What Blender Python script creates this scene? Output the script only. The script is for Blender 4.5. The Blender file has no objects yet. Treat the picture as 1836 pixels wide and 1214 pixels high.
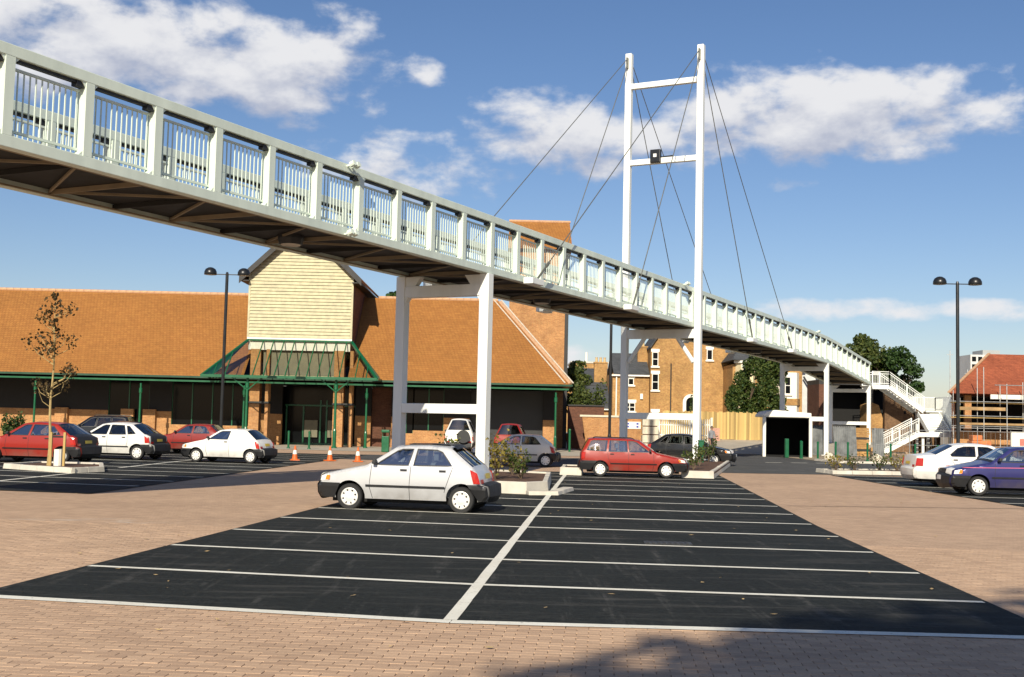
import bpy, bmesh, math, random
from mathutils import Vector, Matrix
from mathutils.geometry import delaunay_2d_cdt
random.seed(7)
R = math.radians
S = bpy.context.scene
COL = S.collection

# ------------------------------------------------------------------ camera
cam = bpy.data.objects.new('camera', bpy.data.cameras.new('camera'))
COL.objects.link(cam)
cam.location = (0, 0, 1.8)
cam.data.sensor_width = 36
cam.data.lens = 36 * 2100 / 1836
cam.data.clip_end = 5000
cam.data.clip_start = .1
cam.rotation_euler = (Matrix.Rotation(R(90) + math.atan(149 / 2100), 3, 'X') @ Matrix.Rotation(math.atan(.023), 3, 'Z')).to_euler()
S.camera = cam
S.render.resolution_x, S.render.resolution_y = 1024, 677

# ------------------------------------------------------------------ light
SUN_EL = R(29.5)
SH = Vector((.17, .985)).normalized()          # direction in which shadows fall on the ground
sun = bpy.data.objects.new('sun', bpy.data.lights.new('sun', 'SUN'))
COL.objects.link(sun)
sun.data.energy = 5.0
sun.data.angle = R(.53)
sun.data.color = (1, .905, .74)
sd = Vector((SH.x * math.cos(SUN_EL), SH.y * math.cos(SUN_EL), -math.sin(SUN_EL)))
sun.rotation_euler = sd.to_track_quat('-Z', 'Y').to_euler()
S.view_settings.view_transform = 'Standard'
S.view_settings.look = 'None'
S.view_settings.exposure = .3
S.view_settings.gamma = 1

def mixc(N, L, fac, a, b, mode='MIX'):
    x = N.new('ShaderNodeMix'); x.data_type = 'RGBA'; x.blend_type = mode
    for i, v in ((0, fac), (6, a), (7, b)):
        if isinstance(v, (int, float)): x.inputs[i].default_value = v
        elif isinstance(v, tuple): x.inputs[i].default_value = v
        else: L.new(v, x.inputs[i])
    return x.outputs[2]
W = bpy.data.worlds.new('World'); S.world = W; W.use_nodes = True
def world():
    nt = W.node_tree; N = nt.nodes; L = nt.links; N.clear()
    out = N.new('ShaderNodeOutputWorld'); bg = N.new('ShaderNodeBackground')
    bg.inputs['Strength'].default_value = .05
    sky = N.new('ShaderNodeTexSky'); sky.sky_type = 'NISHITA'; sky.sun_disc = False
    sky.sun_elevation = SUN_EL; sky.sun_rotation = math.atan2(-SH.x, -SH.y)
    sky.air_density = 1.0; sky.dust_density = .5; sky.ozone_density = 3.0
    tc = N.new('ShaderNodeTexCoord')
    sep = N.new('ShaderNodeSeparateXYZ'); L.new(tc.outputs['Generated'], sep.inputs[0])
    def m(op, a, b=None, c=None):
        n = N.new('ShaderNodeMath'); n.operation = op
        for i, v in enumerate((a, b, c)):
            if v is None: continue
            if isinstance(v, (int, float)): n.inputs[i].default_value = v
            else: L.new(v, n.inputs[i])
        return n.outputs[0]
    az = m('ARCTAN2', sep.outputs[0], sep.outputs[1])
    el = m('ARCSINE', sep.outputs[2])
    def field(dz):
        e2 = m('ADD', el, dz)
        cv = N.new('ShaderNodeCombineXYZ'); L.new(m('MULTIPLY', az, 1.0), cv.inputs[0]); L.new(m('MULTIPLY', e2, 1.7), cv.inputs[1])
        def noise(sc, det, rough, off):
            v = N.new('ShaderNodeVectorMath'); v.operation = 'ADD'; L.new(cv.outputs[0], v.inputs[0]); v.inputs[1].default_value = off
            n = N.new('ShaderNodeTexNoise'); n.inputs['Scale'].default_value = sc; n.inputs['Detail'].default_value = det
            n.inputs['Roughness'].default_value = rough; n.inputs['Distortion'].default_value = .08; L.new(v.outputs[0], n.inputs['Vector'])
            return n.outputs[0]
        fine = noise(15, 9, .56, (3.1, .7, 1.0))
        # clouds all round the sky: a broad low-frequency field, kept from the few clouds set out below
        broad = noise(2.6, 3, .5, (5.3, 2.2, .4))
        far = m('MAXIMUM', m('SUBTRACT', m('ABSOLUTE', az), .48), m('SUBTRACT', e2, .42))
        wide = m('MULTIPLY', m('SUBTRACT', broad, .66), 3.2)
        wide = m('SUBTRACT', wide, m('MULTIPLY', m('MAXIMUM', m('MULTIPLY', far, -1), 0), 14))
        tot = wide
        for (cx, cy, rx, ry, amp) in CLOUDS:
            a0 = math.atan((cx - 918) / 2100); e0 = math.atan((756 + .023 * (cx - 918) - cy) / 2100)
            da = m('MULTIPLY', m('SUBTRACT', az, a0), 2100 / rx); de = m('MULTIPLY', m('SUBTRACT', e2, e0), 2100 / ry)
            q = m('ADD', m('MULTIPLY', da, da), m('MULTIPLY', de, de))
            b = m('SUBTRACT', amp, m('MULTIPLY', q, .55))
            tot = m('MAXIMUM', tot, b)
        tot = m('MAXIMUM', tot, -1.2)
        return m('ADD', m('MULTIPLY', m('SUBTRACT', fine, .5), 3.0), tot)
    CLOUDS = [(90, 95, 190, 85, .75), (300, 110, 230, 80, .8), (480, 115, 200, 85, .7), (610, 125, 100, 60, .45), (752, 118, 60, 36, .35),
              (690, 300, 210, 50, .4), (830, 325, 190, 40, .4), (965, 225, 130, 70, .6), (760, 250, 120, 40, .2), (1170, 240, 110, 60, .5), (1060, 300, 170, 40, .2),
              (1380, 215, 190, 75, .8), (1560, 225, 190, 70, .7), (1720, 235, 130, 50, .4), (1640, 285, 110, 26, .2), (1395, 336, 80, 20, .15),
              (1500, 560, 230, 22, .45), (1700, 572, 200, 20, .45), (980, 640, 130, 24, .35), (1760, 160, 90, 25, -.1)]
    d0 = field(0.0); d1 = field(.022)
    def ramp(v, lo, hi, mx=1.0):
        n = N.new('ShaderNodeMapRange'); n.interpolation_type = 'SMOOTHSTEP'; L.new(v, n.inputs[0])
        n.inputs[1].default_value = lo; n.inputs[2].default_value = hi; n.inputs[3].default_value = 0; n.inputs[4].default_value = mx
        return n.outputs[0]
    alpha = ramp(d0, -.08, .62, .97)
    shade = ramp(m('SUBTRACT', d0, d1), -.7, .7)
    cm = N.new('ShaderNodeMix'); cm.data_type = 'RGBA'
    L.new(shade, cm.inputs[0]); cm.inputs[6].default_value = (7.4, 8.0, 9.9, 1); cm.inputs[7].default_value = (13.6, 13.6, 13.9, 1)
    # a thin veil of pale haze towards the horizon
    mix = N.new('ShaderNodeMix'); mix.data_type = 'RGBA'
    hs = N.new('ShaderNodeHueSaturation'); hs.inputs['Saturation'].default_value = 1.14; hs.inputs['Value'].default_value = 1.58; L.new(mixc(N, L, 1.0, sky.outputs[0], (1.06, .97, 1.0, 1), 'MULTIPLY'), hs.inputs['Color'])
    L.new(alpha, mix.inputs[0]); L.new(hs.outputs[0], mix.inputs[6]); L.new(cm.outputs[2], mix.inputs[7])
    L.new(mix.outputs[2], bg.inputs['Color']); L.new(bg.outputs[0], out.inputs[0])
world()

# ------------------------------------------------------------------ mesh helpers
class MB:
    def __init__(s): s.v = []; s.f = []
    def face(s, *ps):
        i = len(s.v); s.v += [tuple(p) for p in ps]; s.f.append(tuple(range(i, i + len(ps)))); return s
    def hexa(s, c):                                # 8 corners: bottom ring then top ring
        i = len(s.v); s.v += [tuple(p) for p in c]
        for q in ((3, 2, 1, 0), (4, 5, 6, 7), (0, 1, 5, 4), (1, 2, 6, 5), (2, 3, 7, 6), (3, 0, 4, 7)): s.f.append(tuple(i + k for k in q))
        return s
    def box(s, x0, y0, z0, x1, y1, z1):
        return s.hexa([(x0, y0, z0), (x1, y0, z0), (x1, y1, z0), (x0, y1, z0), (x0, y0, z1), (x1, y0, z1), (x1, y1, z1), (x0, y1, z1)])
    def beam(s, p, q, w, h, up=(0, 0, 1)):         # box beam from p to q, w wide (sideways), h deep (along up)
        p, q = Vector(p), Vector(q); d = (q - p).normalized(); u = Vector(up)
        sdir = d.cross(u)
        if sdir.length < 1e-4: sdir = d.cross(Vector((1, 0, 0)))
        sdir.normalize(); u = sdir.cross(d).normalized()
        a, b = sdir * w / 2, u * h / 2
        return s.hexa([p - a - b, p + a - b, q + a - b, q - a - b, p - a + b, p + a + b, q + a + b, q - a + b])
    def tube(s, p, q, r, n=8, r2=None, caps=True):
        p, q = Vector(p), Vector(q); d = (q - p)
        if d.length < 1e-6: return s
        d.normalize(); a = d.orthogonal().normalized(); b = d.cross(a); r2 = r if r2 is None else r2
        i = len(s.v)
        for c, rr in ((p, r), (q, r2)):
            for k in range(n):
                t = 2 * math.pi * k / n; s.v.append(tuple(c + (a * math.cos(t) + b * math.sin(t)) * rr))
        for k in range(n):
            j = (k + 1) % n; s.f.append((i + k, i + j, i + n + j, i + n + k))
        if caps: s.f.append(tuple(i + k for k in reversed(range(n)))); s.f.append(tuple(i + n + k for k in range(n)))
        return s
    def path(s, pts, r, n=8):
        for a, b in zip(pts, pts[1:]): s.tube(a, b, r, n)
        return s
    def lathe(s, prof, n=16, c=(0, 0, 0), axis='z'):   # prof: (r, h)
        i = len(s.v); c = Vector(c)
        for r, h in prof:
            for k in range(n):
                t = 2 * math.pi * k / n; x, y = r * math.cos(t), r * math.sin(t)
                s.v.append(tuple(c + (Vector((x, y, h)) if axis == 'z' else Vector((x, h, y)))))
        for a in range(len(prof) - 1):
            for k in range(n):
                j = (k + 1) % n
                f = (i + a * n + k, i + a * n + j, i + (a + 1) * n + j, i + (a + 1) * n + k)
                s.f.append(f if axis == 'z' else f[::-1])
        return s
    def prism(s, poly, z0, z1):
        n = len(poly); i = len(s.v)
        s.v += [(x, y, z0) for x, y in poly] + [(x, y, z1) for x, y in poly]
        s.f.append(tuple(i + k for k in reversed(range(n)))); s.f.append(tuple(i + n + k for k in range(n)))
        for k in range(n):
            j = (k + 1) % n; s.f.append((i + k, i + j, i + n + j, i + n + k))
        return s
    def prismy(s, poly, y0, y1):                   # polygon in x,z pushed along y
        n = len(poly); i = len(s.v)
        s.v += [(x, y0, z) for x, z in poly] + [(x, y1, z) for x, z in poly]
        s.f.append(tuple(i + k for k in range(n))); s.f.append(tuple(i + n + k for k in reversed(range(n))))
        for k in range(n):
            j = (k + 1) % n; s.f.append((i + k, i + n + k, i + n + j, i + j))
        return s
    def sphere(s, c, r, n=10, m=6, half=False):
        c = Vector(c); r = Vector(r if hasattr(r, '__len__') else (r, r, r)); i = len(s.v); lo = 0 if half else -math.pi / 2
        for a in range(m + 1):
            t = lo + (math.pi / 2 - lo) * a / m
            for k in range(n):
                u = 2 * math.pi * k / n
                s.v.append((c.x + r.x * math.cos(t) * math.cos(u), c.y + r.y * math.cos(t) * math.sin(u), c.z + r.z * math.sin(t)))
        for a in range(m):
            for k in range(n):
                j = (k + 1) % n; s.f.append((i + a * n + k, i + a * n + j, i + (a + 1) * n + j, i + (a + 1) * n + k))
        return s

def absloc(o):
    v = Vector((0, 0, 0))
    while o: v += o.location; o = o.parent
    return v
def meshof(mb, name, off=Vector((0, 0, 0)), smooth=False):
    me = bpy.data.meshes.new(name)
    me.from_pydata([tuple(Vector(p) - off) for p in mb.v], [], mb.f)
    if smooth:
        me.polygons.foreach_set('use_smooth', [True] * len(me.polygons))
    me.validate(); me.update(); return me
def obj(name, mb, mt, parent=None, world=True, smooth=False, loc=None, bevel=0):
    """one mesh object; coordinates are world ones unless world=False (then local to the parent)"""
    off = absloc(parent) if (parent and world) else Vector((0, 0, 0))
    if loc is not None: off = Vector(loc)
    me = meshof(mb, name, off, smooth)
    o = bpy.data.objects.new(name, me); COL.objects.link(o)
    if parent: o.parent = parent
    if loc is not None: o.location = Vector(loc) - (absloc(parent) if parent else Vector((0, 0, 0)))
    for x in (mt if isinstance(mt, (list, tuple)) else [mt]): me.materials.append(x)
    if smooth == 'auto' or bevel:
        pass
    if bevel:
        b = o.modifiers.new('bevel', 'BEVEL'); b.width = bevel; b.segments = 2; b.limit_method = 'ANGLE'; b.angle_limit = R(40)
    return o
def tag(o, label, cat, group=None):
    o['label'] = label; o['category'] = cat
    if group: o['group'] = group
    return o
def struct(name, mb, mt, **k):
    o = obj(name, mb, mt, **k); o['kind'] = 'structure'; return o
def stuff(o): o['kind'] = 'stuff'; return o
def thing(name, label, cat, loc=(0, 0, 0), rz=0, group=None):
    o = bpy.data.objects.new(name, None); COL.objects.link(o)
    o.location = loc; o.rotation_euler = (0, 0, rz); o.empty_display_size = .3
    return tag(o, label, cat, group)
def linked(name, me, parent, loc=(0, 0, 0), rot=(0, 0, 0), sc=(1, 1, 1)):
    o = bpy.data.objects.new(name, me); COL.objects.link(o); o.parent = parent
    o.location = loc; o.rotation_euler = rot; o.scale = sc; return o
def copy_tree(o, parent=None):
    c = o.copy(); COL.objects.link(c); c.parent = parent
    for ch in list(o.children): copy_tree(ch, c)
    return c

# ------------------------------------------------------------------ materials
def nodes(name):
    m = bpy.data.materials.new(name); m.use_nodes = True
    nt = m.node_tree; return m, nt, nt.nodes, nt.links, nt.nodes['Principled BSDF']
def rgba(c, k=1.): return (min(1, c[0] * k), min(1, c[1] * k), min(1, c[2] * k), 1)
def noisenode(N, L, src, scale, det=4, rough=.55):
    n = N.new('ShaderNodeTexNoise'); n.inputs['Scale'].default_value = scale; n.inputs['Detail'].default_value = det; n.inputs['Roughness'].default_value = rough
    L.new(src, n.inputs['Vector']); return n
def maprange(N, L, v, a, b, c=0., d=1.):
    n = N.new('ShaderNodeMapRange'); L.new(v, n.inputs[0])
    for i, k in enumerate((a, b, c, d)): n.inputs[i + 1].default_value = k
    return n.outputs[0]
def bumpnode(N, L, P, h, strength=.3, dist=.01):
    b = N.new('ShaderNodeBump'); b.inputs['Strength'].default_value = strength; b.inputs['Distance'].default_value = dist
    L.new(h, b.inputs['Height']); L.new(b.outputs[0], P.inputs['Normal'])
def mat(name, col, rough=.6, metal=0., var=.12, scale=3., bump=0., spec=.5, coat=0., streak=False, fine=None, each=0.):
    m, nt, N, L, P = nodes(name)
    P.inputs['Roughness'].default_value = rough; P.inputs['Metallic'].default_value = metal
    P.inputs['Specular IOR Level'].default_value = spec; P.inputs['Coat Weight'].default_value = coat; P.inputs['Coat Roughness'].default_value = .05
    tc = N.new('ShaderNodeTexCoord'); src = tc.outputs['Object']
    if streak:
        mp = N.new('ShaderNodeMapping'); mp.inputs['Scale'].default_value = (1, 1, .12); L.new(src, mp.inputs[0]); src = mp.outputs[0]
    if var:
        n = noisenode(N, L, src, scale)
        base = mixc(N, L, maprange(N, L, n.outputs[0], .3, .7), rgba(col, 1 - var), rgba(col, 1 + var))
        if each:
            oi = N.new('ShaderNodeObjectInfo'); v = N.new('ShaderNodeVectorMath'); v.operation = 'SCALE'; L.new(base, v.inputs[0]); L.new(maprange(N, L, oi.outputs['Random'], 0, 1, 1 - each, 1 + each * .5), v.inputs['Scale']); base = v.outputs[0]
        L.new(base, P.inputs['Base Color'])
        if bump:
            n2 = noisenode(N, L, tc.outputs['Object'], fine or scale * 12, 5)
            bumpnode(N, L, P, n2.outputs[0], .5, bump)
        r = maprange(N, L, n.outputs[0], .3, .7, max(0, rough - .06), min(1, rough + .08)); L.new(r, P.inputs['Roughness'])
    else: P.inputs['Base Color'].default_value = rgba(col)
    return m
def brickmat(name, cols, mortar, bw=.225, bh=.075, gap=.01, plane='wall', var=.25, bump=.006, rough=.85, rot=0., patch=1.2, mfac=1.):
    m, nt, N, L, P = nodes(name)
    P.inputs['Roughness'].default_value = rough; P.inputs['Specular IOR Level'].default_value = .3
    tc = N.new('ShaderNodeTexCoord'); sp = N.new('ShaderNodeSeparateXYZ'); L.new(tc.outputs['Object'], sp.inputs[0])
    cb = N.new('ShaderNodeCombineXYZ')
    if plane == 'wall':
        a = N.new('ShaderNodeMath'); L.new(sp.outputs[0], a.inputs[0]); L.new(sp.outputs[1], a.inputs[1])
        L.new(a.outputs[0], cb.inputs[0]); L.new(sp.outputs[2], cb.inputs[1])
    else:
        L.new(sp.outputs[0], cb.inputs[0]); L.new(sp.outputs[1], cb.inputs[1])
    src = cb.outputs[0]
    if rot:
        mp = N.new('ShaderNodeMapping'); mp.inputs['Rotation'].default_value = (0, 0, rot); L.new(src, mp.inputs[0]); src = mp.outputs[0]
    b = N.new('ShaderNodeTexBrick'); L.new(src, b.inputs['Vector'])
    b.inputs['Scale'].default_value = 1; b.inputs['Brick Width'].default_value = bw; b.inputs['Row Height'].default_value = bh
    b.inputs['Mortar Size'].default_value = gap / 2; b.inputs['Mortar Smooth'].default_value = .2; b.inputs['Bias'].default_value = 0
    b.inputs['Color1'].default_value = rgba(cols[0]); b.inputs['Color2'].default_value = rgba(cols[1]); b.inputs['Mortar'].default_value = rgba(mortar)
    n = noisenode(N, L, tc.outputs['Object'], patch, 5, .6); n2 = noisenode(N, L, tc.outputs['Object'], patch * 9, 3)
    k = maprange(N, L, n.outputs[0], .25, .75, 1 - var, 1 + var); k2 = maprange(N, L, n2.outputs[0], .3, .7, 1 - var * .7, 1 + var * .7)
    mu = N.new('ShaderNodeMath'); mu.operation = 'MULTIPLY'; L.new(k, mu.inputs[0]); L.new(k2, mu.inputs[1])
    vv = N.new('ShaderNodeVectorMath'); vv.operation = 'SCALE'; L.new(b.outputs[0], vv.inputs[0]); L.new(mu.outputs[0], vv.inputs['Scale'])
    L.new(vv.outputs[0], P.inputs['Base Color'])
    inv = N.new('ShaderNodeMath'); inv.operation = 'SUBTRACT'; inv.inputs[0].default_value = 1; L.new(b.outputs['Fac'], inv.inputs[1])
    if bump: bumpnode(N, L, P, inv.outputs[0], .8, bump)
    return m
def glassmat(name, tint=(.55, .62, .62), top=1., op=.25):
    m, nt, N, L, P = nodes(name)
    N.remove(P); out = N['Material Output']
    t = N.new('ShaderNodeBsdfTransparent'); t.inputs[0].default_value = rgba(tint)
    g = N.new('ShaderNodeBsdfGlossy'); g.inputs['Roughness'].default_value = .03; g.inputs[0].default_value = (.9, .9, .9, 1)
    fr = N.new('ShaderNodeFresnel'); fr.inputs[0].default_value = 1.5
    mp = maprange(N, L, fr.outputs[0], 0, 1, op * .4, top)
    mx = N.new('ShaderNodeMixShader'); L.new(mp, mx.inputs[0]); L.new(t.outputs[0], mx.inputs[1]); L.new(g.outputs[0], mx.inputs[2])
    L.new(mx.outputs[0], out.inputs[0]); return m
def leafmat(name, c1, c2, trans=.35):
    m, nt, N, L, P = nodes(name)
    g = N.new('ShaderNodeNewGeometry'); 
    c = mixc(N, L, g.outputs['Random Per Island'], rgba(c1), rgba(c2))
    L.new(c, P.inputs['Base Color']); P.inputs['Roughness'].default_value = .55; P.inputs['Specular IOR Level'].default_value = .35
    t = N.new('ShaderNodeBsdfTranslucent'); L.new(c, t.inputs[0])
    mx = N.new('ShaderNodeMixShader'); mx.inputs[0].default_value = trans
    L.new(P.outputs[0], mx.inputs[1]); L.new(t.outputs[0], mx.inputs[2]); L.new(mx.outputs[0], N['Material Output'].inputs[0])
    return m

M = {}
M['white'] = mat('white_steel_paint', (.80, .82, .78), .38, var=.07, scale=2.5, spec=.5, streak=True)
M['bridge'] = mat('pale_grey_green_bridge_paint', (.66, .745, .65), .42, var=.09, scale=2.5, streak=True)
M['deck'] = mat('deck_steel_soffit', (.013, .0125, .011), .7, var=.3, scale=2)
M['brace'] = mat('cream_bracing_paint', (.24, .19, .12), .6, var=.15)
M['cable'] = mat('galvanised_cable', (.2, .2, .17), .45, metal=.6, var=.1)
M['black'] = mat('black_plastic', (.018, .019, .02), .5, var=.15)  # also the shade overlay on car tailgates
M['trim'] = mat('dark_grey_bumper', (.014, .0145, .016), .55, var=.2)
M['rubber'] = mat('tyre_rubber', (.02, .02, .02), .8, var=.2)
M['chrome'] = mat('bright_hubcap', (.75, .74, .70), .38, metal=.25, var=.06)
M['wellblack'] = mat('underbody', (.008, .008, .008), .9, var=0)  # near-black; also puts shade into the colour inside the shelter and archway
M['seat'] = mat('grey_seat_cloth', (.20, .22, .24), .9, var=.2)
M['glass'] = glassmat('car_glass', (.86, .93, .91), op=1.05)
M['dglass'] = glassmat('dark_car_glass', (.22, .25, .25), op=.22)
M['lampglass'] = mat('headlamp_glass', (.75, .75, .72), .12, var=.05)
M['redlamp'] = mat('red_tail_lens', (.42, .02, .012), .15, var=.1)
M['amber'] = mat('amber_lens', (.8, .22, .02), .15, var=.1)
M['plate_y'] = mat('yellow_number_plate', (.75, .55, .05), .4, var=.03)
M['plate_w'] = mat('white_number_plate', (.75, .75, .72), .4, var=.03)
M['green'] = mat('green_gloss_paint', (.004, .10, .038), .35, var=.1)
M['lampblack'] = mat('black_lamp_paint', (.012, .013, .014), .35, var=.1)
M['tarmac'] = None
M['line'] = None
# ------------------------------------------------------------------ ground surfaces
def tarmacmat(name, col, scuff=.05):
    m, nt, N, L, P = nodes(name)
    P.inputs['Roughness'].default_value = .8; P.inputs['Specular IOR Level'].default_value = .12
    tc = N.new('ShaderNodeTexCoord'); o = tc.outputs['Object']
    a = noisenode(N, L, o, 42, 5, .8); b = noisenode(N, L, o, .55, 4, .6)
    mp = N.new('ShaderNodeMapping'); mp.inputs['Scale'].default_value = (.5, 3.2, 1); mp.inputs['Rotation'].default_value = (0, 0, R(-5)); L.new(o, mp.inputs[0])
    c = noisenode(N, L, mp.outputs[0], 1.1, 6, .68)
    base = mixc(N, L, maprange(N, L, a.outputs[0], .36, .7), rgba(col, .45), rgba(col, 2.3))
    base = mixc(N, L, maprange(N, L, b.outputs[0], .4, .75, 0, .55), base, rgba(col, 2.1))
    h4 = noisenode(N, L, o, 13, 4, .75); base = mixc(N, L, maprange(N, L, h4.outputs[0], .35, .7), mixc(N, L, .45, base, (.004, .005, .005, 1)), mixc(N, L, .22, base, (.07, .075, .07, 1)))
    base = mixc(N, L, maprange(N, L, c.outputs[0], .52, .74, 0, .6), base, rgba((scuff * 1.05, scuff, scuff * .9)))
    mp2 = N.new('ShaderNodeMapping'); mp2.inputs['Scale'].default_value = (3.2, .22, 1); mp2.inputs['Rotation'].default_value = (0, 0, R(14)); L.new(o, mp2.inputs[0])
    e = noisenode(N, L, mp2.outputs[0], 1.3, 5, .7); g2 = noisenode(N, L, o, 5.5, 5, .7)
    mu = N.new('ShaderNodeMath'); mu.operation = 'MULTIPLY'; L.new(maprange(N, L, e.outputs[0], .55, .72, 0, .75), mu.inputs[0]); L.new(maprange(N, L, g2.outputs[0], .4, .65), mu.inputs[1])
    base = mixc(N, L, mu.outputs[0], base, rgba((scuff * 1.3, scuff * 1.25, scuff * 1.15)))
    L.new(base, P.inputs['Base Color']); bumpnode(N, L, P, a.outputs[0], .6, .006)
    return m
M['tarmac'] = tarmacmat('new_black_tarmac', (.0135, .0155, .0145), .10)
M['road'] = tarmacmat('worn_grey_tarmac', (.085, .085, .083), .16)
def linemat():
    m, nt, N, L, P = nodes('white_line_paint')
    P.inputs['Roughness'].default_value = .7
    tc = N.new('ShaderNodeTexCoord'); n = noisenode(N, L, tc.outputs['Object'], 16, 6, .7); n2 = noisenode(N, L, tc.outputs['Object'], 1.3, 3)
    c = mixc(N, L, maprange(N, L, n2.outputs[0], .3, .7), (.74, .71, .60, 1), (.84, .82, .72, 1))
    L.new(mixc(N, L, maprange(N, L, n.outputs[0], .57, .70, 0, .65), c, (.16, .155, .145, 1)), P.inputs['Base Color'])
    return m
M['line'] = linemat()
PAVA = (.53, .365, .24); PAVB = (.46, .31, .205); JOINT = (.20, .145, .10)
M['paving'] = brickmat('tan_block_paving', (PAVA, PAVB), JOINT, .205, .103, .005, plane='floor', var=.13, bump=.003, rot=R(4.6), patch=.35)
def blockmat():
    m, nt, N, L, P = nodes('tan_paving_block')
    P.inputs['Roughness'].default_value = .88; P.inputs['Specular IOR Level'].default_value = .25
    oi = N.new('ShaderNodeObjectInfo'); g = N.new('ShaderNodeNewGeometry'); tc = N.new('ShaderNodeTexCoord')
    s = N.new('ShaderNodeMath'); L.new(oi.outputs['Random'], s.inputs[0]); L.new(g.outputs['Random Per Island'], s.inputs[1])
    f = N.new('ShaderNodeMath'); f.operation = 'FRACT'; L.new(s.outputs[0], f.inputs[0])
    c = mixc(N, L, f.outputs[0], rgba(PAVA, 1.06), rgba(PAVB, .96))
    n = noisenode(N, L, g.outputs['Position'], .5, 4); k = maprange(N, L, n.outputs[0], .25, .75, .86, 1.12)
    n2 = noisenode(N, L, g.outputs['Position'], 60, 3); k2 = maprange(N, L, n2.outputs[0], .3, .7, .9, 1.1)
    mu = N.new('ShaderNodeMath'); mu.operation = 'MULTIPLY'; L.new(k, mu.inputs[0]); L.new(k2, mu.inputs[1])
    v = N.new('ShaderNodeVectorMath'); v.operation = 'SCALE'; L.new(c, v.inputs[0]); L.new(mu.outputs[0], v.inputs['Scale'])
    L.new(v.outputs[0], P.inputs['Base Color']); bumpnode(N, L, P, n2.outputs[0], .4, .003); return m
M['block'] = blockmat()
def pale_stain(m, cx, cy, rx, ry):              # dried cement wash left on the paving
    nt = m.node_tree; N, L = nt.nodes, nt.links; P = N['Principled BSDF']; src = P.inputs['Base Color'].links[0].from_socket
    tc = N.new('ShaderNodeTexCoord'); mp = N.new('ShaderNodeMapping'); mp.inputs['Location'].default_value = (-cx / rx, -cy / ry, 0); mp.inputs['Scale'].default_value = (1 / rx, 1 / ry, 1); L.new(tc.outputs['Object'], mp.inputs[0])
    ln = N.new('ShaderNodeVectorMath'); ln.operation = 'LENGTH'; L.new(mp.outputs[0], ln.inputs[0]); n = noisenode(N, L, tc.outputs['Object'], 1.6, 6, .7)
    mu = N.new('ShaderNodeMath'); mu.operation = 'MULTIPLY'; L.new(maprange(N, L, ln.outputs['Value'], .5, 1, 1, 0), mu.inputs[0]); L.new(maprange(N, L, n.outputs[0], .48, .62, 0, .55), mu.inputs[1])
    L.new(mixc(N, L, mu.outputs[0], src, (.62, .60, .52, 1)), P.inputs['Base Color'])
pale_stain(M['paving'], -7.0, 18.9, 1.9, 1.5)
M['earth'] = mat('bare_ground', (.28, .225, .155), .95, var=.35, scale=.25, bump=.03, fine=3)
M['concrete'] = mat('pale_concrete', (.42, .37, .29), .9, var=.15, scale=.8, bump=.01)
M['kerb'] = mat('kerb_concrete', (.56, .52, .44), .85, var=.14, scale=2.5, bump=.008)
M['soil'] = mat('bark_mulch', (.10, .05, .028), .95, var=.5, scale=9, bump=.05, fine=25)
M['sandjoint'] = mat('joint_sand', JOINT, .95, var=.2, scale=8)

def sheet(name, poly, z, mt, **k):
    mb = MB(); mb.face(*[(x, y, z) for x, y in poly]); return struct(name, mb, mt, **k)
sheet('ground', [(-1500, -300), (1500, -300), (1500, 2600), (-1500, 2600)], -.04, M['earth'])
sheet('block_paving', [(-45, -25), (45, -25), (45, 66), (-45, 66)], -.012, M['paving'])
sheet('forecourt_pavement', [(-45, 64.5), (4.6, 64.5), (4.6, 90), (-45, 90)], .0, M['concrete'])
FRONT = [(-5.2, 11.55), (-.49, 10.64), (5.0, 10.5)]
EDGE_R = [(5.0, 10.5), (5.28, 15.03), (5.74, 21.9), (6.6, 31), (7.75, 43.4)]
EDGE_L = [(-5.2, 11.55), (-3.7, 24.41), (-2.05, 38.6), (-1.5, 43.4)]
sheet('parking_tarmac', FRONT + EDGE_R[1:] + EDGE_L[1:][::-1], .002, M['tarmac'])
sheet('parking_tarmac', [(-45, 33), (-9.25, 26.1), (-7.0, 58), (-45, 60)], .002, M['tarmac'])
sheet('parking_tarmac', [(12.55, 46), (12.7, 26.5), (45, 24.5), (45, 45)], .002, M['tarmac'])
sheet('road', [(7.9, 45.9), (12.5, 46.6), (45, 49), (45, 63), (17.5, 62.5), (16.9, 70), (16.2, 78), (12.6, 78), (9.5, 62), (-8, 58.5), (-8, 52)], -.004, M['road'])

def interp(pts, y):
    for (a, b), (c, d) in zip(pts, pts[1:]):
        if b <= y <= d: return a + (c - a) * (y - b) / (d - b)
    return pts[0][0] if y < pts[0][1] else pts[-1][0]
def stripe(name, p, q, w, z=.007):
    p, q = Vector(p), Vector(q); d = (q - p).normalized(); n = Vector((-d.y, d.x)) * w / 2
    k = max(2, int((q - p).length / .5)); rnd = random.Random(hash((round(p.x, 2), round(p.y, 2))) & 999); mb = MB()
    a = []; b = []
    for i in range(k + 1):
        c = p.lerp(q, i / k); a.append(c + n * (1 + rnd.uniform(-.06, .06))); b.append(c - n * (1 + rnd.uniform(-.06, .06)))
    for i in range(k): mb.face((*b[i], z), (*b[i + 1], z), (*a[i + 1], z), (*a[i], z))
    return struct(name, mb, M['line'])
def CL(y): return -.49 + .082 * (y - 10.64) + (-.04 if y < 11.3 else 0)
stripe('bay_edge_line', (-5.3, 11.52), (-.49, 10.62), .17); stripe('bay_edge_line', (-.49, 10.62), (5.0, 10.48), .17)
stripe('bay_centre_line', (-.50, 10.7), (-.40, 11.9), .125, .009); stripe('bay_centre_line', (-.40, 11.9), (1.93, 40.6), .125, .009)
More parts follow.
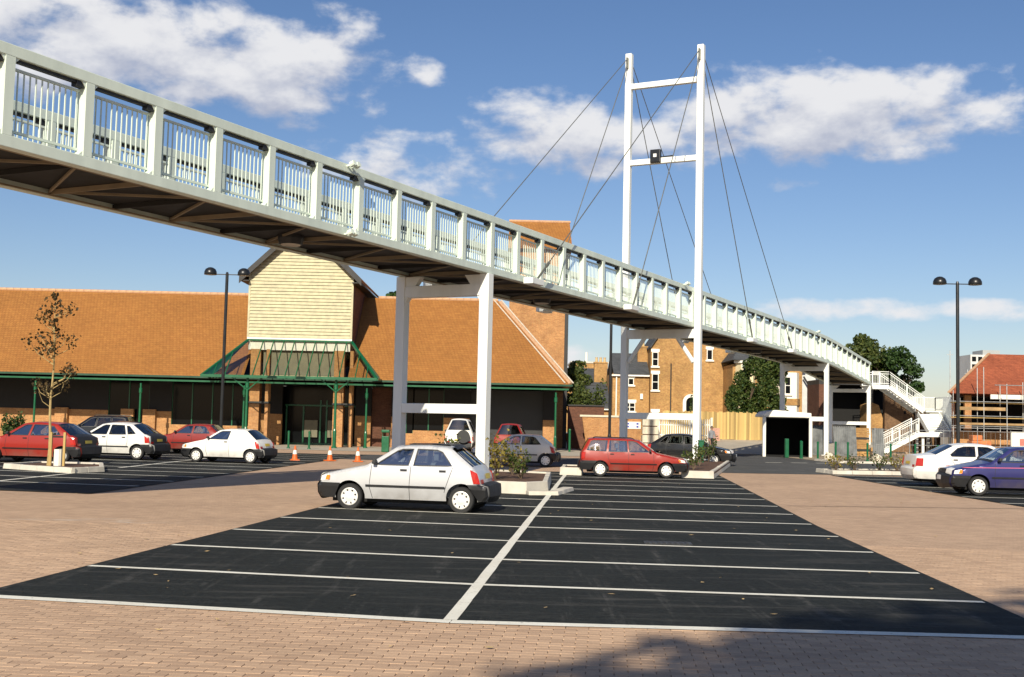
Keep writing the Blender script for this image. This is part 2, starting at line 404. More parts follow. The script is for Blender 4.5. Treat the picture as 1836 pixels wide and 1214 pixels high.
for k in range(1, 14):
    y = 10.64 + 2.4 * k; c = (CL(y), y)
    yr = y - .45; stripe('bay_line', c, (interp(EDGE_R, yr) - .06, yr), .12)
    if k < 8: yl = y + .84; stripe('bay_line', (interp(EDGE_L, yl) + .04, yl), c, .12)
    else: stripe('bay_line', (CL(y) - .85, y + .08), c, .1)
for k in range(13):
    y = 26.6 + 2.4 * k
    xr = -9.2 + .07 * (y - 27)
    if k: stripe('bay_line', (-12.8, y + .75), (xr - .05, y + .05), .12)
    stripe('bay_line', (-17.4, y + 1.7), (-12.8, y + .75), .12)
stripe('bay_centre_line', (-13.0, 27.4), (-12.7, 35.0), .13, .009); stripe('bay_centre_line', (-12.7, 38.4), (-12.3, 56), .13, .009)
for k in range(7):
    y = 30.2 + 2.55 * k; stripe('bay_line', (12.6, y), (17.5, y - .4), .12)
stripe('bay_centre_line', (17.5, 29), (18.2, 46), .13, .009)
for i, (x, y) in enumerate(((13.2, 60.6), (14.6, 61.0), (16.0, 61.4))): stripe('road_dash', (x, y), (x + .9, y + .25), .3)

# paving blocks in the foreground: individuals nearest the camera, the rest one mesh
def paving():
    ang = R(-4.6); ca, sa = math.cos(ang), math.sin(ang); spots = []
    for r in range(0, 124):
        v = 6.1 + r * .103
        for c in range(-56, 57):
            u = c * .2055 + (.1027 if r % 2 else 0)
            x, y = u * ca - (v - 9) * sa, 9 + u * sa + (v - 9) * ca
            if abs(x) > .455 * y + 2.3 or y < 6.3: continue
            fy = FRONT[0][1] + (FRONT[1][1] - FRONT[0][1]) * (x - FRONT[0][0]) / (FRONT[1][0] - FRONT[0][0]) if x < FRONT[1][0] else FRONT[1][1] - .0255 * (x - FRONT[1][0])
            if y > fy + .07 and not (x < interp(EDGE_L, y) + .12 or x > interp(EDGE_R, y) - .12): continue
            spots.append((x, y))
    spots.sort(key=lambda p: p[1] if abs(p[0]) < .437 * p[1] and p[1] > 8.25 else p[1] + 100)
    def shape(mb, x, y, z, tx=0, ty=0):
        hx, hy = .1, .0503; b = .0025; i = len(mb.v)
        for (h, k) in ((-.03, 0), (-.0035, 0), (0, b)):
            for sx, sy in ((-1, -1), (1, -1), (1, 1), (-1, 1)):
                lx, ly = sx * (hx - k), sy * (hy - k)
                mb.v.append((x + lx * ca - ly * sa, y + lx * sa + ly * ca, z + h + (lx * tx + ly * ty if h > -.02 else 0)))
        for a in range(2):
            for k in range(4):
                j = (k + 1) % 4; mb.f.append((i + a * 4 + k, i + a * 4 + j, i + a * 4 + 4 + j, i + a * 4 + 4 + k))
        mb.f.append((i + 8, i + 9, i + 10, i + 11))
    base = MB(); base.face((-5.1, 6.35, -.0095), (5.1, 6.35, -.0095), (10.3, 17.9, -.0095), (-10.3, 17.9, -.0095))
    par = struct('paving_bed', base, M['sandjoint'])
    mb = MB(); shape(mb, 0, 0, 0); me = meshof(mb, 'paving_block'); me.materials.append(M['block'])
    for x, y in spots[:300]:
        o = linked('paving_block', me, par, (x, y, random.uniform(-.0015, .0012)), (random.uniform(-.012, .012), random.uniform(-.006, .006), random.uniform(-.006, .006)))
    mb = MB()
    for x, y in spots[300:]: shape(mb, x, y, random.uniform(-.001, .0008), random.uniform(-.005, .005), random.uniform(-.008, .008))
    stuff(obj('paving_blocks', mb, M['block'], par)); print('blocks', len(spots))
paving()
struct('channel_joint', MB().face((-7.6, 17.42, -.0075), (-4.72, 16.24, -.0075), (-4.70, 16.31, -.0075), (-7.58, 17.49, -.0075)), M['kerb'])
struct('drain_channel', MB().face((6.5, 27.45, -.0075), (12.6, 28.35, -.0075), (12.6, 28.45, -.0075), (6.5, 27.53, -.0075)), M['sandjoint'])
# drain cover sunk in the tarmac
dr = thing('drain_cover', 'dark iron drain grating set in the tarmac of the right bays', 'drain', (2.45, 18.05, 0), R(-4))
mb = MB(); mb.box(-.36, -.2, .0, .36, .2, .012); obj('frame', mb, M['black'], dr, world=False)
mb = MB()
for i in range(8): mb.box(-.33 + i * .085, -.17, .012, -.29 + i * .085, .17, .02)
obj('grating_bars', mb, mat('cast_iron', (.05, .05, .05), .6, metal=.5), dr, world=False)

# raised planters edged with kerb stones
def kerb_stones(par, poly, h, t, ln=.85, closed=True):
    n = len(poly)
    for i in range(n if closed else n - 1):
        a, b = Vector(poly[i]), Vector(poly[(i + 1) % n]); L_ = (b - a).length; k = max(1, round(L_ / ln)); d = (b - a) / L_
        nn = Vector((-d.y, d.x))
        for j in range(k):
            p = a + d * (L_ * j / k + .006); q = a + d * (L_ * (j + 1) / k - .006)
            mb = MB(); c = .02; e = random.uniform(-.008, .008)
            mb.hexa([(*p, 0), (*q, 0), (*(q + nn * t), 0), (*(p + nn * t), 0), (*(p + nn * .03), h + e), (*(q + nn * .03), h + e), (*(q + nn * t), h + e), (*(p + nn * t), h + e)])
            obj('kerb_stone', mb, M['kerb'], par, bevel=.012)
def planter(label, poly, h=.3, t=.16, cat='planter', fill=-.05):
    c = sum((Vector(p) for p in poly), Vector((0, 0))) / len(poly)
    th = thing('planter', label, cat, (c.x, c.y, 0))
    kerb_stones(th, poly, h, t)
    mb = MB(); inner = [Vector(p) + (c - Vector(p)).normalized() * t * .9 for p in poly]
    mb.prism([tuple(p) for p in inner], .0, h + fill); obj('soil', mb, M['soil'], th)
    return th
PL1 = [(-4.9, 31.0), (.45, 29.35), (1.02, 30.1), (1.3, 35.8), (-3.6, 38.6)]
planter('kerbed planter with shrubs round the bridge column behind the silver hatchback', PL1, .3)
planter('short white kerbed island end left of the red estate car', [(1.75, 40.75), (2.5, 40.55), (2.75, 43.6), (2.0, 43.7)], .27)
planter('long kerbed bed at the foot of the mast, right of the red estate car', [(5.95, 40.6), (7.05, 40.45), (10.2, 54.2), (8.0, 55.2)], .26)
planter('low kerbed bed holding the staked young tree by the red hatchback', [(-15.6, 36.3), (-12.75, 34.3), (-12.2, 35.6), (-13.2, 38.4), (-15.4, 38.6)], .16)
planter('low kerbed bed with brambles between the road and the white saloon', [(12.9, 46.9), (20.5, 48.4), (26, 48.8), (25, 51.5), (18.5, 51.0), (12.7, 48.8)], .16)
# lower apron kerb beside the first planter
ak = thing('kerb', 'low pale apron kerb at the corner of the planter behind the silver hatchback', 'kerb', (1.2, 30.2, 0))
kerb_stones(ak, [(.5, 29.05), (1.25, 29.25), (1.75, 31.4)], .1, .3, .8, closed=False)
# ------------------------------------------------------------------ footbridge
A2 = Vector((-8.8, 19.93)); D2 = Vector((.4536, .8912)); N2 = Vector((-.8912, .4536)); BW = 3.0
PITCH_N = 1.783
def sN(n): return 1.7 + PITCH_N * n
DROP = [(-50, 0), (60, 0), (66, .06), (70, .22), (75, .52), (83.5, .98), (90, 1.4)]
def drop(s):
    for (a, b), (c, d) in zip(DROP, DROP[1:]):
        if a <= s <= c: return b + (d - b) * (s - a) / (c - a)
    return 0
ZB, HT = 6.30, 1.80
def BP(s, o, z):                                  # s along the near girder, o across (0 near, BW far), z above the bottom edge
    p = A2 + D2 * s + N2 * o; return Vector((p.x, p.y, ZB + z - drop(s)))
bridge = thing('footbridge', 'long white steel footbridge with open framed sides crossing above the car park', 'bridge', (A2.x + D2.x * 40, A2.y + D2.y * 40, 0))
N0, N1 = -4, 45
CH = .21; TW = .22                                # chord depth, girder thickness
def side(o, name):
    ups = (0, 0, 1)
    for zc, nm in ((CH / 2, 'bottom_chord'), (HT - CH / 2, 'top_chord')):
        mb = MB()
        ns = [N0, 32, 34, 36, 38, 40, 42, 44, N1 + .35]
        for a, b in zip(ns, ns[1:]): mb.beam(BP(sN(a), o, zc), BP(sN(b), o, zc), TW, CH)
        obj(nm, mb, M['bridge'], bridge, bevel=.012)
for o in (0, BW): side(o, 'x')
pw = .2
mbp = MB(); mbp.box(-pw / 2, -TW / 2 + .002, CH, pw / 2, TW / 2 - .002, HT - CH)
# gussets in the four corners of each post
for sx in (-1, 1):
    for zz, dz in ((CH, .1), (HT - CH, -.1)):
        x = sx * pw / 2
        mbp.prismy([(x, zz), (x + sx * .1, zz), (x, zz + dz)] if sx * dz > 0 else [(x, zz), (x, zz + dz), (x + sx * .1, zz)], -TW / 2 + .02, TW / 2 - .02)
pme = meshof(mbp, 'post'); pme.materials.append(M['bridge'])
ROT = math.atan2(D2.y, D2.x)
for o in (0, BW):
    for n in range(N0, N1 + 1):
        linked('post', pme, bridge, BP(sN(n), o, 0) - bridge.location, (0, 0, ROT))
# infill: rails and bars, set on the inner face of each girder
def bar(mb, p, q, w): mb.beam(p, q, w, w)
IN = .06
bars_left = 0
rest = MB(); railmb = MB()
bm_ = MB(); bm_.box(-.011, -.011, CH + .12, .011, .011, HT - CH - .16); bme = meshof(bm_, 'baluster'); bme.materials.append(M['bridge'])
for o, inn in ((0, IN), (BW, -IN)):
    for n in range(N0, N1):
        s0, s1 = sN(n) + pw / 2, sN(n + 1) - pw / 2; nb = 12
        for z in (CH + .12, HT - CH - .16):
            if n < 22 or o == 0: mb = MB(); mb.beam(BP(s0, o + inn, z), BP(s1, o + inn, z), .05, .045); obj('parapet_rail', mb, M['bridge'], bridge)
            else: railmb.beam(BP(s0, o + inn, z), BP(s1, o + inn, z), .05, .045)
        for j in range(nb):
            s = s0 + (s1 - s0) * (j + .5) / nb
            if -1 <= n < (12 if o == 0 else 11):
                linked('baluster', bme, bridge, BP(s, o + inn, 0) - bridge.location, (0, 0, ROT))
            else: rest.beam(BP(s, o + inn, CH + .12), BP(s, o + inn, HT - CH - .16), .022, .022, (1, 0, 0))
stuff(obj('balusters', rest, M['bridge'], bridge)); stuff(obj('parapet_rails', railmb, M['bridge'], bridge))
# dark strip under each top chord of both sides, with a deeper dark block at one end
for o, inn in ((0, .0), (BW, .0)):
    for n in range(N0, N1):
        s0, s1 = sN(n) + pw / 2 + .1, sN(n + 1) - pw / 2
        mb = MB(); mb.beam(BP(s0, o + inn, HT - CH - .03), BP(s1 - .16, o + inn, HT - CH - .03), .1, .05)
        mb.beam(BP(s1 - .2, o + inn, HT - CH - .06), BP(s1 - .01, o + inn, HT - CH - .06), .14, .11)
        obj('under_chord_strip', mb, M['black'], bridge)
# deck and its underside bracing
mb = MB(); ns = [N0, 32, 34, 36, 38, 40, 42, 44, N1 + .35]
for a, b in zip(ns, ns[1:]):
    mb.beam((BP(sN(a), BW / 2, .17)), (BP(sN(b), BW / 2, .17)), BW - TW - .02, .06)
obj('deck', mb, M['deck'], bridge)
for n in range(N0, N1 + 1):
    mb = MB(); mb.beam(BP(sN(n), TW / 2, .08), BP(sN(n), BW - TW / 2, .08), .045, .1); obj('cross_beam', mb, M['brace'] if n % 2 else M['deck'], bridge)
for n in range(N0, N1 - 1, 2):
    for (a, b, c, d) in ((n, TW / 2, n + 1, BW - TW / 2), (n + 1, BW - TW / 2, n + 2, TW / 2)):
        mb = MB(); mb.beam(BP(sN(a), b, .09), BP(sN(c), d, .09), .05, .05); obj('diagonal_brace', mb, M['brace'], bridge)
for o in (TW / 2 + .06, BW - TW / 2 - .06):
    mb = MB()
    for a, b in zip(ns, ns[1:]): mb.beam(BP(sN(a), o, .02), BP(sN(b), o, .02), .05, .03)
    obj('edge_angle', mb, M['brace'], bridge)
# floodlights clipped to the near girder, and round lights beneath
def spotpair(s, o, z, name='floodlight'):
    for k in (0, .2):
        mb = MB(); p = BP(s + k, o - .22, z); mb.tube(p, p + Vector((0, 0, .05)) - Vector((N2.x, N2.y, 0)) * .12, .075, 10); mb.beam(BP(s + k, o - .1, z - .02), p, .04, .04)
        obj(name, mb, M['bridge'], bridge, smooth=False)
spotpair(sN(4.62), 0, HT - .04); spotpair(sN(4.62), 0, .05); spotpair(sN(19.2), 0, HT); spotpair(sN(34.2), 0, HT)
for s in (10.2, 25.2, 39.5, 55):
    mb = MB(); p = BP(s, 1.75, .1); mb.lathe([(.0, -.22), (.3, -.2), (.34, -.05), (.34, .05), (.0, .06)], 14, p); obj('bulkhead_light', mb, M['black'], bridge)
    mb = MB(); mb.lathe([(.0, -.235), (.24, -.225), (.26, -.2)], 14, p); obj('light_diffuser', mb, M['kerb'], bridge)

# ---- columns
def columns(s, outn, w, ztop, base, label, beams, knee=False, cut=0.):
    p0 = A2 + D2 * s - N2 * outn; p1 = A2 + D2 * s + N2 * (BW + outn)
    th = thing('bridge_pier', label, 'pier', ((p0.x + p1.x) / 2, (p0.y + p1.y) / 2, 0))
    for p in (p0, p1):
        mb = MB(); mb.beam((p.x, p.y, 0), (p.x, p.y, ztop), w, w, (D2.x, D2.y, 0)); obj('column', mb, M['white'], th, bevel=.015)
        mb = MB(); mb.beam((p.x, p.y, base), (p.x, p.y, base + .05), w + .25, w + .25, (D2.x, D2.y, 0)); obj('base_plate', mb, M['white'], th)
    d = Vector((N2.x, N2.y, 0))
    for z, h in beams:
        a = Vector((p0.x, p0.y, z)) + d * (w / 2); b = Vector((p1.x, p1.y, z)) - d * (w / 2)
        mb = MB(); mb.beam(a, b, w * .9, h); obj('cross_beam', mb, M['white'], th, bevel=.012)
    if cut:                                        # wedge brackets at the column heads
        for p, sg in ((p0, 1), (p1, -1)):
            c = Vector((p.x, p.y, 0)); a = c + d * sg * w / 2
            mb = MB(); e = Vector((D2.x, D2.y, 0)) * w * .35
            t = ztop - .02
            q = [a + Vector((0, 0, t)), a + d * sg * .55 + Vector((0, 0, t)), a + Vector((0, 0, t - cut))]
            mb.face(*[x - e for x in q]); mb.face(*[x + e for x in q[::-1]])
            for i in range(3): mb.face(q[i] - e, q[i] + e, q[(i + 1) % 3] + e, q[(i + 1) % 3] - e)
            obj('bracket', mb, M['white'], th)
    return th
columns(17.6, 0., .32, ZB - .01, .25, 'white two legged bridge pier standing behind the silver hatchback', [(ZB - .5, .36), (2.15, .3)], cut=.8)
columns(66.4, 0., .29, ZB - .08, 0, 'white two legged bridge pier beside the dark portal and green bollards', [(ZB - .45, .3), (2.45, .3)], cut=.6)
columns(82.2, 0., .28, ZB - .98, 0, 'white two legged bridge pier at the head of the staircase', [(ZB - 1.4, .28), (2.3, .26)], cut=.5)

# ---- mast with its stays
SM = sN(20.1); OUT = .28; MT = 19.44
p0 = A2 + D2 * SM - N2 * OUT; p1 = A2 + D2 * SM + N2 * (BW + OUT)
mast = thing('bridge_mast', 'tall white H-shaped steel mast holding up the footbridge', 'mast', ((p0.x + p1.x) / 2, (p0.y + p1.y) / 2, 0))
dv = Vector((N2.x, N2.y, 0)); ev = Vector((D2.x, D2.y, 0))
for p in (p0, p1):
    mb = MB(); w = .31; b = Vector((p.x, p.y, 0))
    mb.beam(b, b + Vector((0, 0, MT)), w, w, (D2.x, D2.y, 0)); obj('leg', mb, M['white'], mast, bevel=.03)
    mb = MB()
    for sg in (-1, 1):
        mb.beam(b + ev * sg * (w / 2 + .1) + Vector((0, 0, MT - .75)), b + ev * sg * (w / 2 + .1) + Vector((0, 0, MT - .25)), .06, .2, ev)
    obj('cable_lug', mb, M['cable'], mast)
    mb = MB(); mb.beam(b + Vector((0, 0, .26)), b + Vector((0, 0, .31)), .8, .8, (D2.x, D2.y, 0)); obj('base_plate', mb, M['white'], mast)
for z, h in ((MT - 1.62, .26), (MT - 5.3, .26), (ZB - .3, .42), (2.2, .3)):
    a = Vector((p0.x, p0.y, z)) + dv * .15; b = Vector((p1.x, p1.y, z)) - dv * .15
    mb = MB(); mb.beam(a, b, .24, h); obj('rung', mb, M['white'], mast, bevel=.015)
for p, sg in ((p0, 1), (p1, -1)):
    a = Vector((p.x, p.y, ZB - 1.6)) + dv * sg * .2; b = Vector((p.x, p.y, ZB - .45)) + dv * sg * 1.0
    mb = MB(); mb.tube(a, b, .1, 10); obj('knee_brace', mb, M['white'], mast)
fl = thing('floodlight', 'black square floodlight on the middle rung of the bridge mast', 'floodlight', tuple((Vector((p0.x, p0.y, MT - 5.1)) + dv * 2.1)))
c = absloc(fl)
mb = MB(); mb.beam(c + Vector((0, 0, .0)) - ev * .28, c + Vector((0, 0, .0)) - ev * .05, .5, .62); obj('lamp_housing', mb, M['lampblack'], fl, bevel=.03)
mb = MB(); mb.beam(c - ev * .295 + Vector((0, 0, .02)), c - ev * .282 + Vector((0, 0, .02)), .16, .16); obj('lens', mb, M['lampglass'], fl)
mb = MB(); mb.beam(c + Vector((0, 0, -.05)), c - dv * .8 + Vector((0, 0, -.02)), .09, .09); obj('arm', mb, M['lampblack'], fl)
k = 0
for p, o, sg in ((p0, 0, -1), (p1, BW, 1)):
    for dn, dz in ((-9.8, .35), (-4.9, .75), (4.9, .75), (9.8, .35)):
        n = 20.2 + dn; e = BP(sN(n), o + sg * .38, .05); t = Vector((p.x, p.y, MT - dz)) + ev * (.33 if dn > 0 else -.33)
        nm = ('near' if o == 0 else 'far'); where = {-9.8: 'outer one towards the silver hatchback', -4.9: 'inner one on the left side', 4.9: 'inner one on the right side', 9.8: 'outer one towards the stairs'}[dn]
        th = thing('stay_cable', f'thin steel stay from the {"right" if o == 0 else "left"} mast leg, {where}', 'cable', tuple(e), group='stay cables of the footbridge mast')
        mb = MB(); mb.tube(e, t, .02, 6); obj('strand', mb, M['cable'], th)
        d = (t - e).normalized(); mb = MB(); mb.tube(e + d * .1, e + d * 1.0, .038, 8); mb.tube(e + d * 1.0, e + d * 1.25, .055, 8); obj('turnbuckle', mb, M['cable'], th)
        mb = MB(); mb.beam(e - ev * .55 + Vector((0, 0, -.02)), e + ev * .3 + Vector((0, 0, -.02)), .34, .2); mb.beam(e - dv * sg * .0, e - (-dv if sg < 0 else dv) * .3, .3, .14)
        obj('anchor_bracket', mb, M['white'], th, bevel=.02)
# ------------------------------------------------------------------ supermarket
M['tiles'] = brickmat('orange_clay_tiles', ((.335, .148, .037), (.29, .122, .031)), (.19, .075, .02), .21, .125, .012, var=.11, bump=.01, patch=.35)
M['brick'] = brickmat('buff_red_brick', ((.46, .23, .085), (.37, .165, .06)), (.42, .31, .18), .225, .075, .012, var=.22)
M['brickdark'] = brickmat('dark_red_brick', ((.16, .065, .038), (.11, .045, .028)), (.11, .08, .06), .225, .075, .012, var=.2)  # darker brick; on shaded walls its tone stands in for the shade
M['clad'] = mat('cream_weatherboard', (.47, .43, .27), .65, var=.2, scale=3.5, streak=False, bump=.004, fine=30)
M['barge'] = mat('dark_bargeboard_and_shade', (.02, .019, .018), .6, var=.2)
M['wpaint'] = mat('white_gloss_paint', (.78, .76, .68), .45, var=.05)
M['greypanel'] = mat('grey_soffit_panel', (.20, .185, .13), .8, var=.12)
M['shopglass'] = mat('dark_shop_glass', (.006, .007, .008), .12, var=0, spec=.12)
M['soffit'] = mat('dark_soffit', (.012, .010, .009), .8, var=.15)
M['wallshade'] = mat('black_wall_shade', (.012, .010, .009), .75, var=.25, scale=3)  # near-black wall colour standing in for shade behind verandah and entrance
M['canglass'] = glassmat('canopy_glass', (.80, .82, .78), op=.06, top=.25)
M['ridge'] = mat('pale_ridge_tile', (.50, .30, .17), .8, var=.2, scale=6)
M['lead'] = mat('white_mortar_verge', (.62, .55, .44), .8, var=.15, scale=5)

sup = thing('supermarket', 'long low supermarket with orange tiled roof behind the parked cars', 'building', (-15, 75, 0))
EY, EZ, RY, RZ = 71.0, 4.12, 78.0, 9.85
XL, XR, HX = -48., 3.62, -.97
mb = MB()
t = .12
mb.face((XL, EY, EZ), (-16.24, EY, EZ), (-16.24, RY, RZ), (XL, RY, RZ)); mb.face((-9.91, EY, EZ), (XR, EY, EZ), (HX, RY, RZ), (-9.91, RY, RZ))
mb.face((XR, EY, EZ), (XR, 2 * RY - EY, EZ), (HX, RY, RZ)); mb.face((XL, RY, RZ), (HX, RY, RZ), (XR, 2 * RY - EY, EZ), (XL, 2 * RY - EY, EZ))
mb.face((XL, EY, EZ - t), (XL, 2 * RY - EY, EZ - t), (XR, 2 * RY - EY, EZ - t), (XR, EY, EZ - t)); mb.face((XL, EY, EZ - t), (-16.24, EY, EZ - t), (-16.24, EY, EZ), (XL, EY, EZ)); mb.face((-9.91, EY, EZ - t), (XR, EY, EZ - t), (XR, EY, EZ), (-9.91, EY, EZ)); mb.face((XR, EY, EZ - t), (XR, 2 * RY - EY, EZ - t), (XR, 2 * RY - EY, EZ), (XR, EY, EZ))
roof = obj('roof', mb, M['tiles'], sup)
# ridge and hip tiles one by one
rm = MB(); rm.tube((-.23, 0, 0), (.23, 0, 0), .11, 8); rme = meshof(rm, 'ridge_tile'); rme.materials.append(M['ridge'])
for i in range(100):
    x = HX - .25 - i * .47
    if x > -36 and not -17 < x < -9: linked('ridge_tile', rme, roof, Vector((x, RY, RZ + .02)) - absloc(roof))
h0, h1 = Vector((XR, EY, EZ + .03)), Vector((HX, RY, RZ + .03)); hd = h1 - h0
rot = hd.to_track_quat('X', 'Z').to_euler()
for i in range(int(hd.length / .47)):
    linked('hip_tile', rme, roof, h0 + hd.normalized() * (.25 + i * .47) - absloc(roof), rot)
for off in (-.34, .16):
    mb = MB(); sft = Vector((off, 0, .06)); mb.beam(h0 + sft, h1 + sft, .07, .05); obj('hip_flashing', mb, M['lead'], roof)
mb = MB(); mb.beam((XL, EY - .06, EZ - .06), (XR, EY - .06, EZ - .06), .12, .12); mb.beam((XR + .06, EY - .12, EZ - .06), (XR + .06, 2 * RY - EY, EZ - .06), .12, .12); obj('gutter', mb, mat('dark_green_gutter', (.004, .05, .022), .4), sup)
mb = MB(); mb.beam((XL, EY + .12, EZ - .3), (XR - .1, EY + .12, EZ - .3), .06, .1); obj('eaves_rail', mb, M['green'], sup)
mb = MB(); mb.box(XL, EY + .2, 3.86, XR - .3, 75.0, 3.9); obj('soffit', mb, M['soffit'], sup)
mb = MB(); mb.box(XL, 77.6, 0, 2.9, 84.5, 3.8); obj('rear_wall', mb, M['wallshade'], sup)
# front wall, with openings
WY = 75.0
def wallbox(x0, x1, z0, z1, name='brick_wall', y0=WY, y1=WY + .3, mt=None): mb = MB(); mb.box(x0, y0, z0, x1, y1, z1); return obj(name, mb, mt or M['brick'], sup)
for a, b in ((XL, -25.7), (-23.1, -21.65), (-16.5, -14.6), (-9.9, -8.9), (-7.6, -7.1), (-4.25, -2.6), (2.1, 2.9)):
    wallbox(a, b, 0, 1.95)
    wallbox(a, b, 1.95, 3.85, 'upper_wall_shade', WY + .02, WY + .28, M['wallshade'])  # wall above the sun line coloured near-black as the eaves' shade
for a, b, z in ((-25.7, -23.1, 1.2), (-21.65, -16.5, 1.13), (-7.1, -6.2, .9), (-6.2, -4.25, 1.1)):
    wallbox(a, b, 0, z)
    w = obj('window', MB().box(a + .02, WY + .14, z, b - .02, WY + .17, 3.8), M['shopglass'], sup)
    n = max(2, round((b - a) / 1.3))
    for i in range(n + 1):
        x = a + (b - a) * i / n; obj('frame', MB().box(x - .035, WY + .08, z, x + .035, WY + .2, 3.8), M['green'], w)
for a, b in ((-8.9, -7.6), (-2.6, 2.1)): wallbox(a, b, 0, 3.8, 'recess_panel', WY + .45, WY + .5, M['brickdark'] if a < -5 else M['black'])  # dark panels set back in the two openings
for x in (-28.6, -24.4, -23.0): # stub piers standing proud of the wall
    wallbox(x - .4, x + .4, 0, 2.05, 'pier', WY - .25, WY - .002)
# recessed entrance with green framed doors
mb = MB(); mb.box(-14.6, 76.2, 0, -9.9, 76.25, 3.8); en = obj('entrance_glazing', mb, M['shopglass'], sup)
for x in (-14.5, -13.4, -12.3, -11.9, -10.8, -10.0):
    obj('door_frame', MB().box(x - .05, 76.08, 0, x + .05, 76.2, 2.5 if x not in (-12.3, -11.9) else 2.9), M['green'], en)
obj('door_frame', MB().box(-14.6, 76.06, .0, -9.9, 76.19, .12), M['green'], en); obj('door_frame', MB().box(-14.6, 76.06, 2.5, -9.9, 76.19, 2.6), M['green'], en)
obj('notice_board', MB().box(-13.3, 75.98, .5, -12.45, 76.04, 1.6), M['greypanel'], en); obj('notice_board', MB().box(-11.8, 75.98, .5, -10.9, 76.04, 1.6), M['greypanel'], en)
# brick gate piers of the entrance
for x in (-15.3, -10.15):
    for dx, w in ((-.42, .62), (.34, .2)):
        obj('entrance_pier', MB().box(x + dx - w / 2, 71.9, 0, x + dx + w / 2, 72.6, 2.55), M['brick'], sup); obj('entrance_pier', MB().box(x + dx - w / 2, 71.9, 2.68, x + dx + w / 2, 72.6, 5.9), M['brick'], sup)
    obj('pier_band', MB().box(x - .78, 71.85, 2.55, x + .5, 72.65, 2.68), M['black'], sup)
# verandah posts along the eaves
pm = MB(); pm.lathe([(.0, 0), (.13, 0), (.13, .06), (.09, .1), (.09, .9), (.065, 1.0), (.06, 3.0), (.1, 3.05), (.1, 3.3), (.06, 3.35), (.06, 3.62), (.0, 3.62)], 10); pmesh = meshof(pm, 'verandah_post'); pmesh.materials.append(M['green'])
for x in (-42, -35.2, -28.9, -22.5, -16.2, -8.75, 2.75): linked('verandah_post', pmesh, sup, Vector((x, 71.3, 0)) - sup.location)
for x in (-15.6, -10.35): linked('canopy_post', pmesh, sup, Vector((x, 69.4, 0)) - sup.location, (0, 0, 0), (1.25, 1.25, 1.13))
# weatherboarded entrance tower
TX0, TX1, TY0, TY1, TZ, TA = -16.25, -9.9, 72.0, 83.0, 10.6, 13.65
tw = obj('tower_wall', MB().prismy([(TX0 + .02, 5.85), (TX1 - .02, 5.85), (TX1 - .02, TZ), ((TX0 + TX1) / 2, TA - .05), (TX0 + .02, TZ)], TY0, TY1), M['brickdark'], sup)  # darker brick puts the tower's shaded side into the colour
xc = (TX0 + TX1) / 2; z = 6.62; hb = .205
while z < TA - .1:
    za, zb = z, min(z + hb, TA - .02)
    def hw(zz): return (TX1 - TX0) / 2 if zz <= TZ else max(.02, (TX1 - TX0) / 2 * (TA - zz) / (TA - TZ))
    a, b = hw(za), hw(zb); mb = MB()
    y0, y1, yb = TY0 - .085, TY0 - .03, TY0 - .003
    if za < TZ < zb: b = hw(zb)
    mb.hexa([(xc - a, y0, za + .02), (xc + a, y0, za + .02), (xc + a, yb, za + .02), (xc - a, yb, za + .02), (xc - b, y1, zb), (xc + b, y1, zb), (xc + b, yb, zb), (xc - b, yb, zb)])
    obj('weatherboard', mb, M['clad'], tw); z += hb
for x in (TX0, TX1): obj('corner_board', MB().box(x - .07, TY0 - .08, 6.62, x + .05, TY0 + .06, TZ), M['clad'], tw)
obj('cladding_base', MB().box(TX0 - .05, TY0 - .1, 6.48, TX1 + .05, TY0 - .004, 6.62), M['wpaint'], tw)
obj('white_band', MB().box(TX0 + .05, TY0 - .05, 5.86, TX1 - .05, TY0 - .004, 6.47), M['wpaint'], tw)
obj('tympanum_panel', MB().box(-15.3, TY0 + .2, 4.35, -10.7, TY0 + .3, 5.9), M['greypanel'], sup)
obj('entrance_beam', MB().box(-15.6, TY0 + .15, 4.0, -10.5, TY0 + .45, 4.33), M['clad'], sup)
for sg in (-1, 1):
    mb = MB(); ov = .55; ex = (TX1 - TX0) / 2 + ov; sl = (TA - TZ) / ((TX1 - TX0) / 2); ze = TZ - ov * sl
    y0, y1 = TY0 - .5, TY1 + .3
    p = [(xc, TA + .06), (xc + sg * ex, ze + .06), (xc + sg * ex, ze + .22), (xc, TA + .22)]
    mb.prismy(p if sg < 0 else p[::-1], y0, y1); rr = obj('tower_roof', mb, M['tiles'], sup)
    mb = MB(); q = [(xc, TA - .16), (xc + sg * (ex + .03), ze - .18), (xc + sg * (ex + .03), ze + .24), (xc, TA + .24)]
    mb.prismy(q if sg < 0 else q[::-1], y0 - .07, y0 - .003); obj('bargeboard', mb, M['barge'], rr)
    mb = MB(); mb.box(min(xc + sg * (ex - .02), xc + sg * (ex - ov)), y0, ze - .02, max(xc + sg * (ex - .02), xc + sg * (ex - ov)), y1, ze + .04); obj('eaves_soffit', mb, M['barge'], rr)
